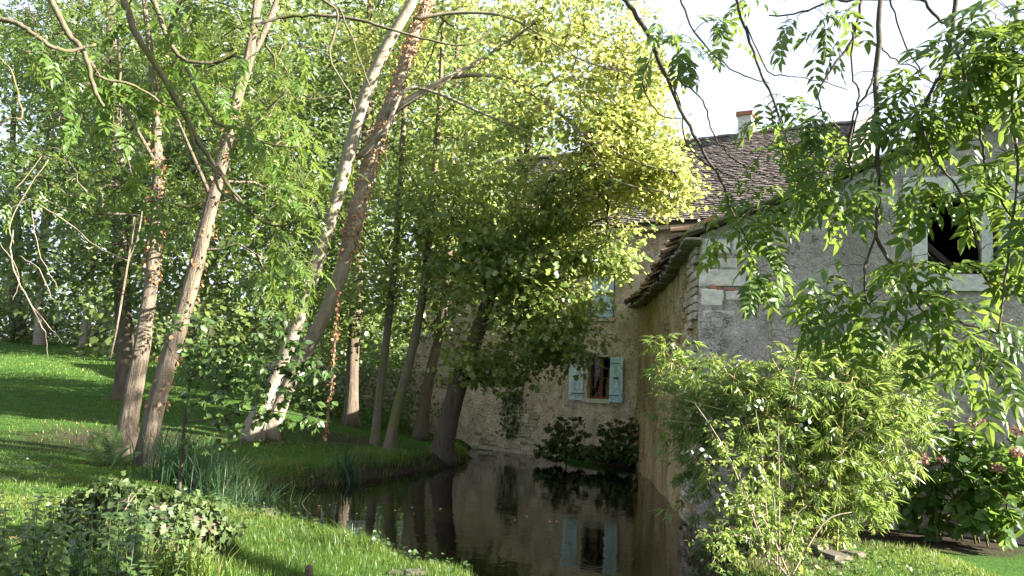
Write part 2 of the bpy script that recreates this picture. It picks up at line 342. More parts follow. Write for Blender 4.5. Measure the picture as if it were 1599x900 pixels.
# ------------------------------------------------------------------ ground
POND = np.array([(-.1, 7.2), (0.0, 6.4), (.4, 5.2), (1.2, 4.9), (1.85, 5.8), (2.0, 7.5), (2.1, 9), (2.45, 10.6), (3.2, 11.3), (3.9, 20.2), (3.2, 19.8), (2.2, 20.25),
                 (1.3, 20.9), (0.9, 22.6), (-.8, 23.6), (-.9, 21.5), (-.85, 20.0), (-1.0, 18.5), (-1.7, 16.8), (-2.8, 14.5), (-3.5, 13.1), (-4.2, 12.4), (-4.5, 11.4),
                 (-3.8, 10.4), (-2.7, 9.5), (-1.5, 8.6), (-.75, 7.9)])
def pond_sdf(x, y):
    p = np.stack([np.ravel(x), np.ravel(y)], -1); d = np.full(len(p), 1e9); ins = np.zeros(len(p), bool)
    n = len(POND)
    for i in range(n):
        a = POND[i]; b = POND[(i + 1) % n]; e = b - a; wv = p - a
        t = np.clip((wv @ e) / (e @ e), 0, 1); q = wv - t[:, None] * e
        d = np.minimum(d, np.hypot(q[:, 0], q[:, 1]))
        c = ((a[1] > p[:, 1]) != (b[1] > p[:, 1])) & (p[:, 0] < (b[0] - a[0]) * (p[:, 1] - a[1]) / (b[1] - a[1] + 1e-12) + a[0])
        ins ^= c
    return np.where(ins, -d, d).reshape(np.shape(x))
_gn = Noise(3, 16, 0.4, 3.0); _gn2 = Noise(4, 12, 3.0, 9.0)
def smooth(a, b, x):
    t = np.clip((x - a) / (b - a), 0, 1); return t * t * (3 - 2 * t)
def ground_z(x, y):
    x = np.asarray(x, float); y = np.asarray(y, float)
    pts = np.stack([x, y, np.zeros_like(x)], -1)
    d = pond_sdf(x, y) + 0.10 * _gn(pts) + 0.03 * _gn2(pts)
    s = np.log1p(np.exp(np.clip((y - 12.0) / 1.5, -30, 30))) * 1.5
    s = np.minimum(s, 34.0)
    base = 0.33 + 0.082 * s * smooth(-1.0, -7.5, x) + 0.02 * _gn(pts * 0.5) + 0.012 * _gn2(pts)
    bank = np.where(d > 0, 0.02 + (base - 0.02) * smooth(0, 0.55, d) ** 0.6, -0.7 * smooth(0, 0.8, -d) + 0.02 * (1 - smooth(0, 0.05, -d)))
    return bank
def gz(x, y): return float(ground_z(np.array([x]), np.array([y]))[0])
def axis_vals(parts):
    out = []
    for a, b, st in parts: out.append(np.arange(a, b, st))
    return np.unique(np.concatenate(out + [np.array([parts[-1][1]])]))
gx = axis_vals([(-400, -60, 40), (-60, -14, 1.5), (-14, -7, 0.35), (-7, 5, 0.11), (5, 12, 0.4), (12, 60, 4), (60, 400, 40)])
gy = axis_vals([(-200, -4, 20), (-4, 3, 0.8), (3, 14, 0.11), (14, 25, 0.17), (25, 60, 0.9), (60, 120, 8), (120, 900, 60)])
X, Y = np.meshgrid(gx, gy)
Z = ground_z(X, Y)
nx, ny = len(gx), len(gy)
idx = np.arange(nx * ny).reshape(ny, nx)
quads = np.stack([idx[:-1, :-1], idx[:-1, 1:], idx[1:, 1:], idx[1:, :-1]], -1).reshape(-1, 4)
gv = np.stack([X, Y, Z], -1).reshape(-1, 3)
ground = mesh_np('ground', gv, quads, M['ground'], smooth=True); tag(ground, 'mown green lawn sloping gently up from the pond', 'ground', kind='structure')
D_ = pond_sdf(X, Y)
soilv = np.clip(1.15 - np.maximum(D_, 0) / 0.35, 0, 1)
shade = np.exp(-(((X + 7.5) / 3.2) ** 2 + ((Y - 15.0) / 2.6) ** 2)) * 0.62 + np.exp(-(((X + 3.4) / 2.0) ** 2 + ((Y - 18.5) / 2.2) ** 2)) * 0.6 + np.exp(-(((X - 4.6) / 2.4) ** 2 + ((Y - 10.0) / 0.9) ** 2)) * 1.1 + np.exp(-(((X - 2.8) / 0.9) ** 2 + ((Y - 8.3) / 1.0) ** 2)) * 0.9  # mask of bare soil under trees and bamboo and along the barn front
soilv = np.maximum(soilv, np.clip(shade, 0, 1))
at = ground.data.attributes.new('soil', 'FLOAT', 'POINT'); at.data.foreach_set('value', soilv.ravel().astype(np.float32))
WATER = 0.11
xs = np.linspace(-5.5, 4.2, 30); ys = np.linspace(4.0, 24.5, 50); WX, WY = np.meshgrid(xs, ys)
wi = np.arange(1500).reshape(50, 30)
water = mesh_np('pond_water', np.stack([WX, WY, np.full_like(WX, WATER)], -1).reshape(-1, 3), np.stack([wi[:-1, :-1], wi[:-1, 1:], wi[1:, 1:], wi[1:, :-1]], -1).reshape(-1, 4), M['water'], smooth=True)
tag(water, 'still dark pond water mirroring the house', 'water', kind='structure')

# ------------------------------------------------------------------ walls with openings
def plane_hit(o, n, px, py):
    d = ray(px, py); c = Vector((0, 0, CAM_H)); t = (o - c).dot(n) / d.dot(n); return c + d * t
class Wall:
    """vertical wall plane: origin, along-direction angle; a = along, b = into the wall, z = up"""
    def __init__(s, o, yaw):
        s.o = Vector((o[0], o[1], 0)); s.u = Vector((math.cos(yaw), -math.sin(yaw), 0)); s.v = Vector((math.sin(yaw), math.cos(yaw), 0))
    def __call__(s, a, b, z): return s.o + s.u * a + s.v * b + Vector((0, 0, z))
    def at(s, px, py):
        h = plane_hit(s.o, s.v, px, py) - s.o; return h.dot(s.u), h.z
def wall_mesh(W, a0, a1, z0, z1, holes, depth, step, amp, seed, top=None):
    r = np.random.default_rng(seed); nz = Noise(seed, 16, 1.0, 9.0)
    A = list(np.arange(a0, a1, step)) + [a1]; Zs = list(np.arange(z0, z1, step)) + [z1]
    for h in holes: A += [h[0], h[1]]; Zs += [h[2], h[3]]
    def uniq(v, keep):
        v = sorted(v); o = []
        for q in v:
            if o and q - o[-1] < step * 0.3:
                if any(abs(q - k) < 1e-6 for k in keep): o[-1] = q
                continue
            o.append(q)
        return o
    A = uniq(A, [h[i] for h in holes for i in (0, 1)] + [a1]); Zs = uniq(Zs, [h[i] for h in holes for i in (2, 3)] + [z1])
    mb = MB(); vid = {}
    def V(i, j, back=False):
        k = (i, j, back)
        if k not in vid:
            a, z = A[i], Zs[j]
            if top: z = min(z, top(a))
            p = W(a, depth if back else 0, z)
            if not back:
                d = float(nz(np.array([a, 0, z * 1.3]))) * amp
                p = p + W.v * d
            vid[k] = len(mb.v); mb.v.append(tuple(p))
        return vid[k]
    def inh(i, j):
        a = (A[i] + A[i + 1]) / 2; z = (Zs[j] + Zs[j + 1]) / 2
        return any(h[0] < a < h[1] and h[2] < z < h[3] for h in holes)
    na, nz_ = len(A) - 1, len(Zs) - 1
    for i in range(na):
        for j in range(nz_):
            if top and Zs[j] >= max(top(A[i]), top(A[i + 1])): continue
            if inh(i, j):
                for (di, dj, e) in ((-1, 0, ((i, j), (i, j + 1))), (1, 0, ((i + 1, j), (i + 1, j + 1))), (0, -1, ((i, j), (i + 1, j))), (0, 1, ((i, j + 1), (i + 1, j + 1)))):
                    ii, jj = i + di, j + dj
                    if 0 <= ii < na and 0 <= jj < nz_ and not inh(ii, jj):
                        mb.f.append([V(*e[0]), V(*e[1]), V(*e[1], True), V(*e[0], True)])
                continue
            mb.f.append([V(i, j), V(i + 1, j), V(i + 1, j + 1), V(i, j + 1)])
            mb.f.append([V(i, j, True), V(i, j + 1, True), V(i + 1, j + 1, True), V(i + 1, j, True)])
    # end faces
    for i in (0, na):
        for j in range(nz_):
            if top and Zs[j] >= top(A[i]): continue
            mb.f.append([V(i, j), V(i, j + 1), V(i, j + 1, True), V(i, j, True)])
    return mb
STONES = []
def stone_meshes(n, mat, seed, name='stone'):
    r = random.Random(seed); out = []
    for k in range(n):
        mb = MB(); c = 0.16
        vv = []; ff = []
        # bevelled lump: front ring smaller
        for (z, s) in ((-0.5, 1.0), (0.3, 1.0), (0.5, 0.8)):
            for (a, b) in ((-1, -1), (0, -1.05), (1, -1), (1.05, 0), (1, 1), (0, 1.05), (-1, 1), (-1.05, 0)):
                vv.append((a * .5 * s + r.uniform(-.05, .05), z + r.uniform(-.04, .04), b * .5 * s + r.uniform(-.06, .06)))
        for q in range(2):
            for i in range(8): ff.append([q * 8 + i, q * 8 + (i + 1) % 8, (q + 1) * 8 + (i + 1) % 8, (q + 1) * 8 + i])
        ff.append([16 + i for i in range(8)])
        vv = [(x, -y, z) for x, y, z in vv]
        me = bpy.data.meshes.new(name); me.from_pydata(vv, [], ff); me.materials.append(mat); me.update()
        out.append(me)
    return out
RUB = stone_meshes(7, M['stone'], 5); QUO = stone_meshes(4, M['quoin'], 6, 'quoin_stone')
def put_stone(parent, W, a, z, wd, ht, dp, meshes, r, name='stone', rot=0.0, out=0.0):
    p = W(a, -out, z)
    Mx = Matrix((W.u, W.v, (0, 0, 1))).transposed().to_4x4()
    return inst(name, r.choice(meshes), Matrix.Translation(p) @ Mx @ Matrix.Rotation(rot, 4, 'Y') @ Matrix.Diagonal((wd, dp, ht, 1)), parent)

# ------------------------------------------------------------------ stone house (mill)
HW = Wall((2.27, 21.3), R(30))
h0 = HW(0, 0, 0)
house = empty('stone_house', (h0.x, h0.y, 0.0), 'old stone mill house with brown tiled roof and pale blue shutters', 'house')
HA0, HA1, HEAVE, HDEP, HRIDGE = -6.0, 6.6, 6.45, 8.0, 9.95
wa0, wz1 = HW.at(916, 557); wa1, wz0 = HW.at(951, 626)
win1 = (wa0, wa1, wz0 + 0.03, wz1)
ua0, uz1 = HW.at(923, 429); ua1, uz0 = HW.at(958, 496)
win2 = (ua0, ua1, uz0, uz1)
ha, hz = HW.at(805, 599)
hole = (ha - 0.17, ha + 0.17, hz - 0.17, hz + 0.17)
va, vz = HW.at(692, 602); vent = (va - 0.09, va + 0.09, vz - 0.07, vz + 0.07)
mb = wall_mesh(HW, HA0, HA1, -0.8, HEAVE, [win1, win2, hole, vent], 0.45, 0.22, 0.018, 11)
mb.build('wall', M['house_wall'], house)
# other three walls
mb = MB()
mb.box(HW, HA0, HA0 + 0.45, 0.46, HDEP, -0.8, HEAVE); mb.box(HW, HA0, HA1, HDEP - 0.45, HDEP - 0.003, -0.8, HEAVE - 0.02)
mb.build('rear_wall', M['house_wall'], house)
mb = MB()
g = [HW(HA1, 0.46, -.8), HW(HA1, HDEP, -.8), HW(HA1, HDEP, HEAVE + .25), HW(HA1, HDEP / 2, HRIDGE + .3), HW(HA1, 0.0, HEAVE + .25), HW(HA1, 0, HEAVE + 0.02), HW(HA1, 0.46, HEAVE + .02)]
g2_ = [p - HW.u * 0.4 for p in g]
n = len(g); mb.add(g + g2_, [list(range(n)), list(range(n, 2 * n))[::-1]] + [[i, (i + 1) % n, n + (i + 1) % n, n + i] for i in range(n)])
mb.build('gable_parapet', M['white'], house)
mb = MB(); mb.box(HW, HA0 + 0.01, HA0 + 0.3, 0.5, HDEP - .5, HEAVE, HEAVE + 0.4); 
g = [HW(HA0 + .02, 0.1, HEAVE), HW(HA0 + .02, HDEP - .1, HEAVE), HW(HA0 + .02, HDEP / 2, HRIDGE - .1)]; g2_ = [p + HW.u * 0.3 for p in g]
mb = MB(); mb.add(g + g2_, [[0, 1, 2], [5, 4, 3], [0, 3, 4, 1], [1, 4, 5, 2], [2, 5, 3, 0]]); mb.build('rear_gable', M['house_wall'], house)
# dark rooms behind the openings
for nm_, w_ in (('room', win1), ('room', win2), ('room', hole), ('room', vent)):
    mb = MB(); e = 0.03
    a0_, a1_, z0_, z1_ = w_[0] - e, w_[1] + e, w_[2] - e, w_[3] + e
    q = [HW(a0_, .452, z0_), HW(a1_, .452, z0_), HW(a1_, .452, z1_), HW(a0_, .452, z1_), HW(a0_, 2.2, z0_), HW(a1_, 2.2, z0_), HW(a1_, 2.2, z1_), HW(a0_, 2.2, z1_)]
    mb.add(q, [[4, 5, 6, 7], [0, 4, 7, 3], [1, 2, 6, 5], [0, 1, 5, 4], [3, 7, 6, 2]]); mb.build(nm_, M['dark'], house)
# roof: deck + tiles
def roof_plane(W, a0, a1, b_e, z_e, b_r, z_r, deck_t=0.08):
    mb = MB(); s = Vector((0, b_r - b_e, z_r - z_e)); ln = s.length
    nrm = Vector((0, -(z_r - z_e), b_r - b_e)); nrm /= nrm.length
    fr = lambda a, t, h: W(a, b_e + (b_r - b_e) * t / ln + nrm.y * h * (1 if True else 0), z_e + (z_r - z_e) * t / ln + nrm.z * h)
    return fr, ln
def roof_tiles(fr, a0, a1, ln, tw, tl, seed, sag=None):
    r = np.random.default_rng(seed); V_ = []; F_ = []; var = []
    nzr = Noise(seed, 10, 0.3, 1.2)
    t = 0.0; row = 0
    while t < ln - 0.02:
        a = a0 + (0.5 * tw if row % 2 else 0) + r.uniform(-.02, .02)
        while a < a1:
            wd = tw * r.uniform(0.86, 1.0); h = r.uniform(0.0, 0.022); lift = r.uniform(0, 0.018); tt = t + r.uniform(-0.018, 0.014)
            sg = 0.03 * float(nzr(np.array([a, t, 0]))) + (sag(a, t) if sag else 0)
            b = len(V_)
            h1 = 0.055 + h + sg; h0_ = 0.025 + sg
            for (aa, t_, hh) in ((a, tt, h1 + lift), (a + wd, tt, h1), (a + wd, tt + tl * 1.5, h0_), (a, tt + tl * 1.5, h0_), (a, tt, h1 + lift - 0.028), (a + wd, tt, h1 - 0.028)):
                V_.append(tuple(fr(aa, t_, hh)))
            F_ += [[b, b + 1, b + 2, b + 3], [b + 4, b + 5, b + 1, b], [b + 4, b, b + 3, b + 3][:3], [b + 5, b + 2, b + 1]]
            q = r.uniform(0, 1); var += [q] * 4
            a += tw
        t += tl; row += 1
    return V_, F_, var
roof = None
fr, ln = roof_plane(HW, HA0, HA1, -0.28, HEAVE - 0.05, HDEP / 2, HRIDGE)
mb = MB(); mb.box(fr, HA0 - .15, HA1 - .41, 0, ln, -0.10, 0.0)
fr2, ln2 = roof_plane(HW, HA0, HA1, HDEP + .28, HEAVE - 0.05, HDEP / 2, HRIDGE)
mb.add([HW(HA0 - .15, HDEP + .28, HEAVE - .1), HW(HA1 - .41, HDEP + .28, HEAVE - .1), HW(HA1 - .41, HDEP / 2, HRIDGE), HW(HA0 - .15, HDEP / 2, HRIDGE)], [[0, 1, 2, 3]])
roof = mb.build('roof', M['oldwood'], house)
V_, F_, var = roof_tiles(fr, HA0 - .15, HA1 - .45, ln, 0.17, 0.115, 21)
tag(mesh_np('tiles', V_, F_, M['tile'], roof, var), kind='stuff')
# ridge tiles
rmb = MB(); r = random.Random(4)
half = []
for k in range(9): half.append((math.cos(math.pi * k / 8) * .13, math.sin(math.pi * k / 8) * .11))
q = [(-0.19, y, z) for y, z in half] + [(0.19, y * 0.93, z * .93) for y, z in half]
me = bpy.data.meshes.new('ridge_tile'); me.from_pydata(q, [], [[i, i + 1, 10 + i, 9 + i] for i in range(8)]); me.materials.append(M['tile'])
a = HA0
while a < HA1 - .5:
    p = HW(a + .15, HDEP / 2, HRIDGE + .03 + r.uniform(-.01, .015))
    inst('ridge_tile', me, Matrix.Translation(p) @ Matrix.Rotation(-R(30) + r.uniform(-.03, .03), 4, 'Z'), roof); a += 0.36
# chimney
HRW = Wall(HW(0, HDEP / 2, 0), R(30))
ca, cz = HRW.at(1166, 205)
mb = MB(); mb.box(HW, ca - .2, ca + .2, HDEP / 2 - .3, HDEP / 2 + .3, HRIDGE - .6, HRIDGE + .58)
ch = mb.build('chimney', M['concrete'], roof)
mb = MB(); mb.box(HW, ca - .25, ca + .25, HDEP / 2 - .35, HDEP / 2 + .35, HRIDGE + .582, HRIDGE + .70, 0.01); mb.build('chimney_cap', M['brick'], roof)
# eave board
mb = MB(); mb.box(HW, HA0, HA1 - .42, -0.24, -0.05, HEAVE - .2, HEAVE - .1); mb.build('cornice', M['stone'], house)

# windows and shutters
def planks_shutter(parent, W, hinge_a, z0, z1, width, side, ang, seed, brace=True):
    """side -1: opens to smaller a; ang: how far it stands off the wall"""
    r = random.Random(seed)
    hp = W(hinge_a, -0.035, 0); base_ang = math.atan2(W.u.y, W.u.x)
    ax = W.u * side; ax = Matrix.Rotation(-ang * side, 3, 'Z') @ ax   # swings out towards the viewer
    nv = -W.v; nv = Matrix.Rotation(-ang * side, 3, 'Z') @ nv
    f = lambda a, b, z: hp + ax * a + nv * b + Vector((0, 0, z))
    sh = MB(); sh.box(f, 0.0, width, -0.006, -0.002, z0 + .01, z1 - .01)
    s = sh.build('shutter', M['blue'], parent)
    n = 4; pw = width / n
    for k in range(n):
        q = MB(); q.box(f, k * pw + .003, (k + 1) * pw - .003, 0, 0.026 + r.uniform(0, .004), z0 + r.uniform(-.006, .006), z1 + r.uniform(-.004, .004)); q.build('plank', M['blue'], s)
    for zz in (z0 + .14, z1 - .2):
        q = MB(); q.box(f, .02, width - .02, 0.032, 0.052, zz, zz + .085); q.build('batten', M['blue'], s)
        q = MB(); q.box(f, -.02, width * .8, 0.0525, 0.058, zz + .03, zz + .052); q.build('hinge', M['iron'], s)
    if brace:
        za, zb = z0 + .23, z1 - .21; wv_ = .06
        q = MB(); pts = [f(.06, .032, zb), f(.06 + wv_, .032, zb), f(width - .05, .032, za), f(width - .05 - wv_, .032, za)]
        pts2 = [p + nv * .02 for p in pts]; q.add(pts + pts2, [[0, 1, 2, 3], [7, 6, 5, 4], [0, 4, 5, 1], [1, 5, 6, 2], [2, 6, 7, 3], [3, 7, 4, 0]]); q.build('brace', M['blue'], s)
    q = MB(); zz = (z0 + z1) / 2 + .02; q.box(f, width * .35, width * .7, .053, .07, zz, zz + .04); q.build('latch', M['iron'], s)
    return s
wd = (win1[1] - win1[0]) / 2
planks_shutter(house, HW, win1[0] - .05, win1[2] - .06, win1[3] + .0, wd * 1.12, -1, R(17), 1)
planks_shutter(house, HW, win1[1] + .02, win1[2] - .06, win1[3] + .0, wd * 1.1, 1, R(4), 2)
planks_shutter(house, HW, win2[0] + .01, win2[2] + .01, win2[3] - .01, wd * 1.0, 1, R(-2), 3)
planks_shutter(house, HW, win2[1] - .01, win2[2] + .01, win2[3] - .01, wd * 1.0, -1, R(-2), 4)
# stone lintels, sills, jamb
for w_, ex in ((win1, .06), (win2, .06)):
    q = MB(); q.box(HW, w_[0] - ex, w_[1] + ex, -.03, .2, w_[3] + .004, w_[3] + .15, .008); q.build('lintel', M['quoin'], house)
    q = MB(); q.box(HW, w_[0] - ex, w_[1] + ex, -.06, .3, w_[2] - .1, w_[2] - .003, .008); q.build('sill', M['quoin'], house)
for k in range(4):
    zz = win1[2] + (win1[3] - win1[2]) * k / 4
    q = MB(); q.box(HW, win1[0] - .045, win1[0] + .055, -.012, .26, zz + .004, zz + (win1[3] - win1[2]) / 4 - .004, .005); q.build('jamb_stone', M['quoin'], house)
# casement
def casement(w_, b0):
    a0, a1, z0, z1 = w_[0] + .06, w_[1] - .01, w_[2], w_[3]
    q = MB()
    for bx_ in ((a0, a0 + .05, z0, z1), (a1 - .05, a1, z0, z1), (a0 + .052, a1 - .052, z0, z0 + .07), (a0 + .052, a1 - .052, z1 - .05, z1)):
        q.box(HW, bx_[0], bx_[1], b0, b0 + .07, bx_[2], bx_[3])
    fo = q.build('window', M['brownwood'], house)
    mid = (a0 + a1) / 2
    q = MB(); q.box(HW, mid - .045, mid + .045, b0 - .01, b0 + .06, z0 + .072, z1 - .052); q.build('mullion', M['brownwood'], fo)
    for s0, s1 in ((a0 + .052, mid - .047), (mid + .047, a1 - .052)):
        h = (z1 - z0 - .122); n = 4
        for k in range(n):
            za = z0 + .072 + h * k / n; zb = z0 + .072 + h * (k + 1) / n
            if k:
                q = MB(); q.box(HW, s0, s1, b0 + .01, b0 + .045, za - .014, za + .014); q.build('glazing_bar', M['brownwood'], fo)
            q = MB(); q.box(HW, s0, s1, b0 + .02, b0 + .026, za + (.0145 if k else .001), zb - (.0145 if k < n - 1 else .001)); q.build('pane', M['glass'], fo)
    # curtains drawn to the sides of the lower half
    q = MB()
    for (c0, c1) in ((a0 + .06, a0 + .24), (a1 - .26, a1 - .06)):
        n = 14; pts = []
        for k in range(n + 1):
            t = k / n; a = c0 + (c1 - c0) * t; bb = b0 + .16 + .025 * math.sin(t * 22)
            pts += [HW(a, bb, z0 + .05), HW(a, bb, z0 + (z1 - z0) * .62)]
        q.add(pts, [[2 * k, 2 * k + 2, 2 * k + 3, 2 * k + 1] for k in range(n)])
    q.build('curtain', M['curtain'], fo)
casement(win1, .2)
# round hole ring and rubble
r = random.Random(8)
for k in range(11):
    an = 2 * math.pi * k / 11
    put_stone(house, HW, ha + math.cos(an) * .22, hz + math.sin(an) * .21, .15, .12, .14, RUB, r, rot=-an, out=-.01)
def rubble(parent, W, a0, a1, z0, z1, n, r, size=(.16, .34), meshes=RUB, edge=0.35):
    z = z0; made = 0
    while z < z1:
        ht = r.uniform(.08, .15); a = a0 + r.uniform(-.2, .1) + edge * r.random()
        a_end = a1 + r.uniform(-.5, .1) * edge
        while a < a_end:
            wd_ = r.uniform(*size)
            if r.random() < .85: put_stone(parent, W, a + wd_ / 2, z + ht / 2, wd_ * .94, ht * .9, .10, meshes, r, rot=r.uniform(-.05, .05), out=r.uniform(-.03, .006)); made += 1
            a += wd_
        z += ht
ra0, rz0 = HW.at(784, 700); ra1, rz1 = HW.at(836, 640)
rubble(house, HW, ra0, ra1, rz0, rz1, 0, r)
ra0, rz0 = HW.at(684, 690); ra1, rz1 = HW.at(712, 540)
rubble(house, HW, ra0, ra1, rz0, rz1, 0, r)
ra0, rz0 = HW.at(730, 700); ra1, rz1 = HW.at(775, 678)
rubble(house, HW, ra0, ra1, rz0, rz1, 0, r)
# ------------------------------------------------------------------ barn
BW = Wall((2.75, 11.4), R(17))              # gable front
SW_far = Vector((3.4, 20.72, 0)); SWo = Vector((2.75, 11.4, 0))
sd = (SW_far - SWo); SL = sd.length; sd.normalize()
class SideFrame(Wall):
    def __init__(s): s.o = SWo.copy(); s.u = sd.copy(); s.v = Vector((sd.y, -sd.x, 0))    # a = back, b = into the barn
SWL = SideFrame()
barn = empty('barn', (SWo.x, SWo.y, 0), 'grey rendered barn with loft opening and sagging eave over the pond', 'barn')
BE, BRIDGE_T, BRIDGE_Z, BWID = 4.33, 5.2, 6.42, 10.4
def verge(a): return BE + (BRIDGE_Z - BE) * (a / BRIDGE_T) if a <= BRIDGE_T else BRIDGE_Z - (BRIDGE_Z - BE) * (a - BRIDGE_T) / (BWID - BRIDGE_T)
oa0, oz1 = BW.at(1447, 306); oa1, oz0 = BW.at(1562, 428)
opening = (oa0, oa1, oz0, oz1)
wall_mesh(BW, 0, BWID, -0.8, BRIDGE_Z, [opening], 0.45, 0.12, 0.016, 31, top=verge).build('gable_wall', M['barn_front'], barn)
def eave_sag(a): return BE - 0.28 * math.sin(math.pi * min(a / SL, 1)) * 0.6 + 0.02 * math.sin(a * 3.1)
mbw = wall_mesh(SWL, 0.0, SL - .05, -0.8, BE - .02, [], 0.45, 0.2, 0.022, 32)
mbw.build('side_wall', M['barn_side'], barn)
mb = MB(); mb.box(BW, BWID - .45, BWID, .46, 9.5, -.8, BE); mb.build('rear_wall', M['barn_front'], barn)
# surround
q = MB(); q.box(BW, oa0 - .2, oa0 - .002, -.025, .2, oz0 - .02, oz1 + .02, .004); q.build('jamb', M['concrete'], barn)
q = MB(); q.box(BW, oa1 + .002, oa1 + .24, -.025, .2, oz0 - .02, oz1 + .02, .004); q.build('jamb', M['concrete'], barn)
q = MB(); q.box(BW, oa0 - .3, oa1 + .3, -.03, .3, oz1 + .022, oz1 + .26, .004); q.build('lintel', M['concrete'], barn)
q = MB(); q.box(BW, oa0 - .22, oa1 + .3, -.05, .3, oz0 - .24, oz0 - .022, .004); q.build('sill', M['concrete'], barn)
pa, _ = BW.at(1536, 400)
q = MB(); q.box(BW, pa, pa + .13, .06, .2, oz0 - .02, oz1 + .02, .004); q.build('post', M['concrete'], barn)
b0_ = BW.at(1450, 372); b1_ = BW.at(1520, 420)
q = MB(); q.tube([BW(b0_[0], .35, b0_[1]), BW(b1_[0], .5, b1_[1] - .05)], [.05, .05], 6); q.tube([BW(oa0, .9, oz0 + .35), BW(oa1, 1.4, oz0 + .2)], [.12, .12], 6); q.build('beam', M['oldwood'], barn)
q = MB(); e = .04
pts = [BW(oa0 - e, .452, oz0 - e), BW(oa1 + e, .452, oz0 - e), BW(oa1 + e, .452, oz1 + e), BW(oa0 - e, .452, oz1 + e), BW(oa0 - e, 3, oz0 - e), BW(oa1 + e, 3, oz0 - e), BW(oa1 + e, 3, oz1 + e), BW(oa0 - e, 3, oz1 + e)]
q.add(pts, [[4, 5, 6, 7], [0, 4, 7, 3], [1, 2, 6, 5], [0, 1, 5, 4], [3, 7, 6, 2]]); q.build('loft_interior', M['dark'], barn)
# roof sheets (both slopes) with thickness
rx = BW.u
def broof(t, back, h=0):   # t along gable, back along the side direction
    return BW(t, 0, verge(max(min(t, BWID), -0.0)) + (t * (BRIDGE_Z - BE) / BRIDGE_T if t < 0 else 0) + h) + sd * back
rb = MB()
nb = 12
for (t0, t1) in ((-0.22, BRIDGE_T), (BRIDGE_T, BWID + .3)):
    for k in range(nb):
        ba, bb_ = -.12 + (SL + .1) * k / nb, -.12 + (SL + .1) * (k + 1) / nb
        vv = []
        for h in (0.03, 0.10):
            for (t, b) in ((t0, ba), (t1, ba), (t1, bb_), (t0, bb_)):
                sg = -0.16 * math.sin(math.pi * np.clip(b / SL, 0, 1)) if t < 1 else 0
                vv.append(broof(min(t, BWID), b, h + sg))
        rb.add(vv, [[3, 2, 1, 0], [4, 5, 6, 7], [0, 1, 5, 4], [3, 7, 6, 2], [0, 4, 7, 3], [1, 2, 6, 5]])
broof_o = rb.build('roof', M['oldwood'], barn)
# loose eave tiles and slabs
r = random.Random(17)
tme = []
for k in range(4):
    q = MB()
    n = 6; vv = []; ff = []
    for zt in (0, 1):
        for i in range(n + 1):
            an = math.pi * i / n; rr = 0.10 - .018 * zt
            for yy in (-.2, .2): vv.append((math.cos(an) * rr + r.uniform(-.006, .006), yy + r.uniform(-.02, .02), math.sin(an) * rr * .75 + r.uniform(-.005, .005)))
    o_ = 2 * (n + 1)
    for i in range(n):
        ff += [[2 * i, 2 * i + 1, 2 * i + 3, 2 * i + 2], [o_ + 2 * i, o_ + 2 * i + 2, o_ + 2 * i + 3, o_ + 2 * i + 1], [2 * i, 2 * i + 2, o_ + 2 * i + 2, o_ + 2 * i], [2 * i + 1, o_ + 2 * i + 1, o_ + 2 * i + 3, 2 * i + 3]]
    me = bpy.data.meshes.new('tile'); me.from_pydata(vv, [], ff); me.materials.append(M['redtile']); tme.append(me)
slabm = stone_meshes(4, M['slab'], 9, 'slab'); stm = stone_meshes(4, M['redtile'], 12, 'tile')
basis = Matrix((rx, sd, (0, 0, 1))).transposed().to_4x4()
pit = math.atan2(BRIDGE_Z - BE, BRIDGE_T)
b = -0.1; k = 0
while b < SL - .1:
    sg = -0.16 * math.sin(math.pi * min(max(b / SL, 0), 1))
    for row in range(3):
        t = -.2 + row * .2 + r.uniform(-.05, .05)
        p = broof(t, b + r.uniform(-.03, .03), .13 + sg + r.uniform(-.02, .04))
        Mx = Matrix.Translation(p) @ basis @ Matrix.Rotation(-pit + r.uniform(-.12, .12), 4, 'Y') @ Matrix.Rotation(math.pi / 2 + r.uniform(-.15, .15), 4, 'Z')
        if r.random() < .8: inst('tile', r.choice(tme), Mx @ Matrix.Rotation(r.uniform(-.2, .2), 4, 'X'), broof_o)
    # stone corbel course below
    p = broof(-.08 + r.uniform(-.05, .03), b, -.06 + sg)
    inst('slab', r.choice(slabm), Matrix.Translation(p) @ basis @ Matrix.Rotation(r.uniform(-.1, .1), 4, 'X') @ Matrix.Rotation(r.uniform(-.15, .15), 4, 'Z') @ Matrix.Diagonal((r.uniform(.24, .36), r.uniform(.18, .3), r.uniform(.04, .07), 1)) @ Matrix.Rotation(0, 4, 'X'), broof_o)
    b += 0.235
for k in range(16):     # verge slabs up the gable
    t = -.25 + k * .36
    p = BW(t + .18, -.02, verge(max(t + .18, 0)) + .07 + r.uniform(-.015, .03))
    inst('slab', r.choice(slabm), Matrix.Translation(p) @ Matrix((BW.u, BW.v, (0, 0, 1))).transposed().to_4x4() @ Matrix.Rotation(-pit + r.uniform(-.10, .10), 4, 'Y') @ Matrix.Rotation(r.uniform(-.12, .12), 4, 'Z') @ Matrix.Diagonal((r.uniform(.26, .38), r.uniform(.3, .4), r.uniform(.05, .07), 1)), broof_o)
V_, F_, var = roof_tiles(lambda a, t, h: broof(t * math.cos(pit) - .1, a, .08 + h), 0.0, SL, BRIDGE_T / math.cos(pit), 0.2, 0.16, 44)
tag(mesh_np('tiles', V_, F_, M['tile'], broof_o, var), kind='stuff')
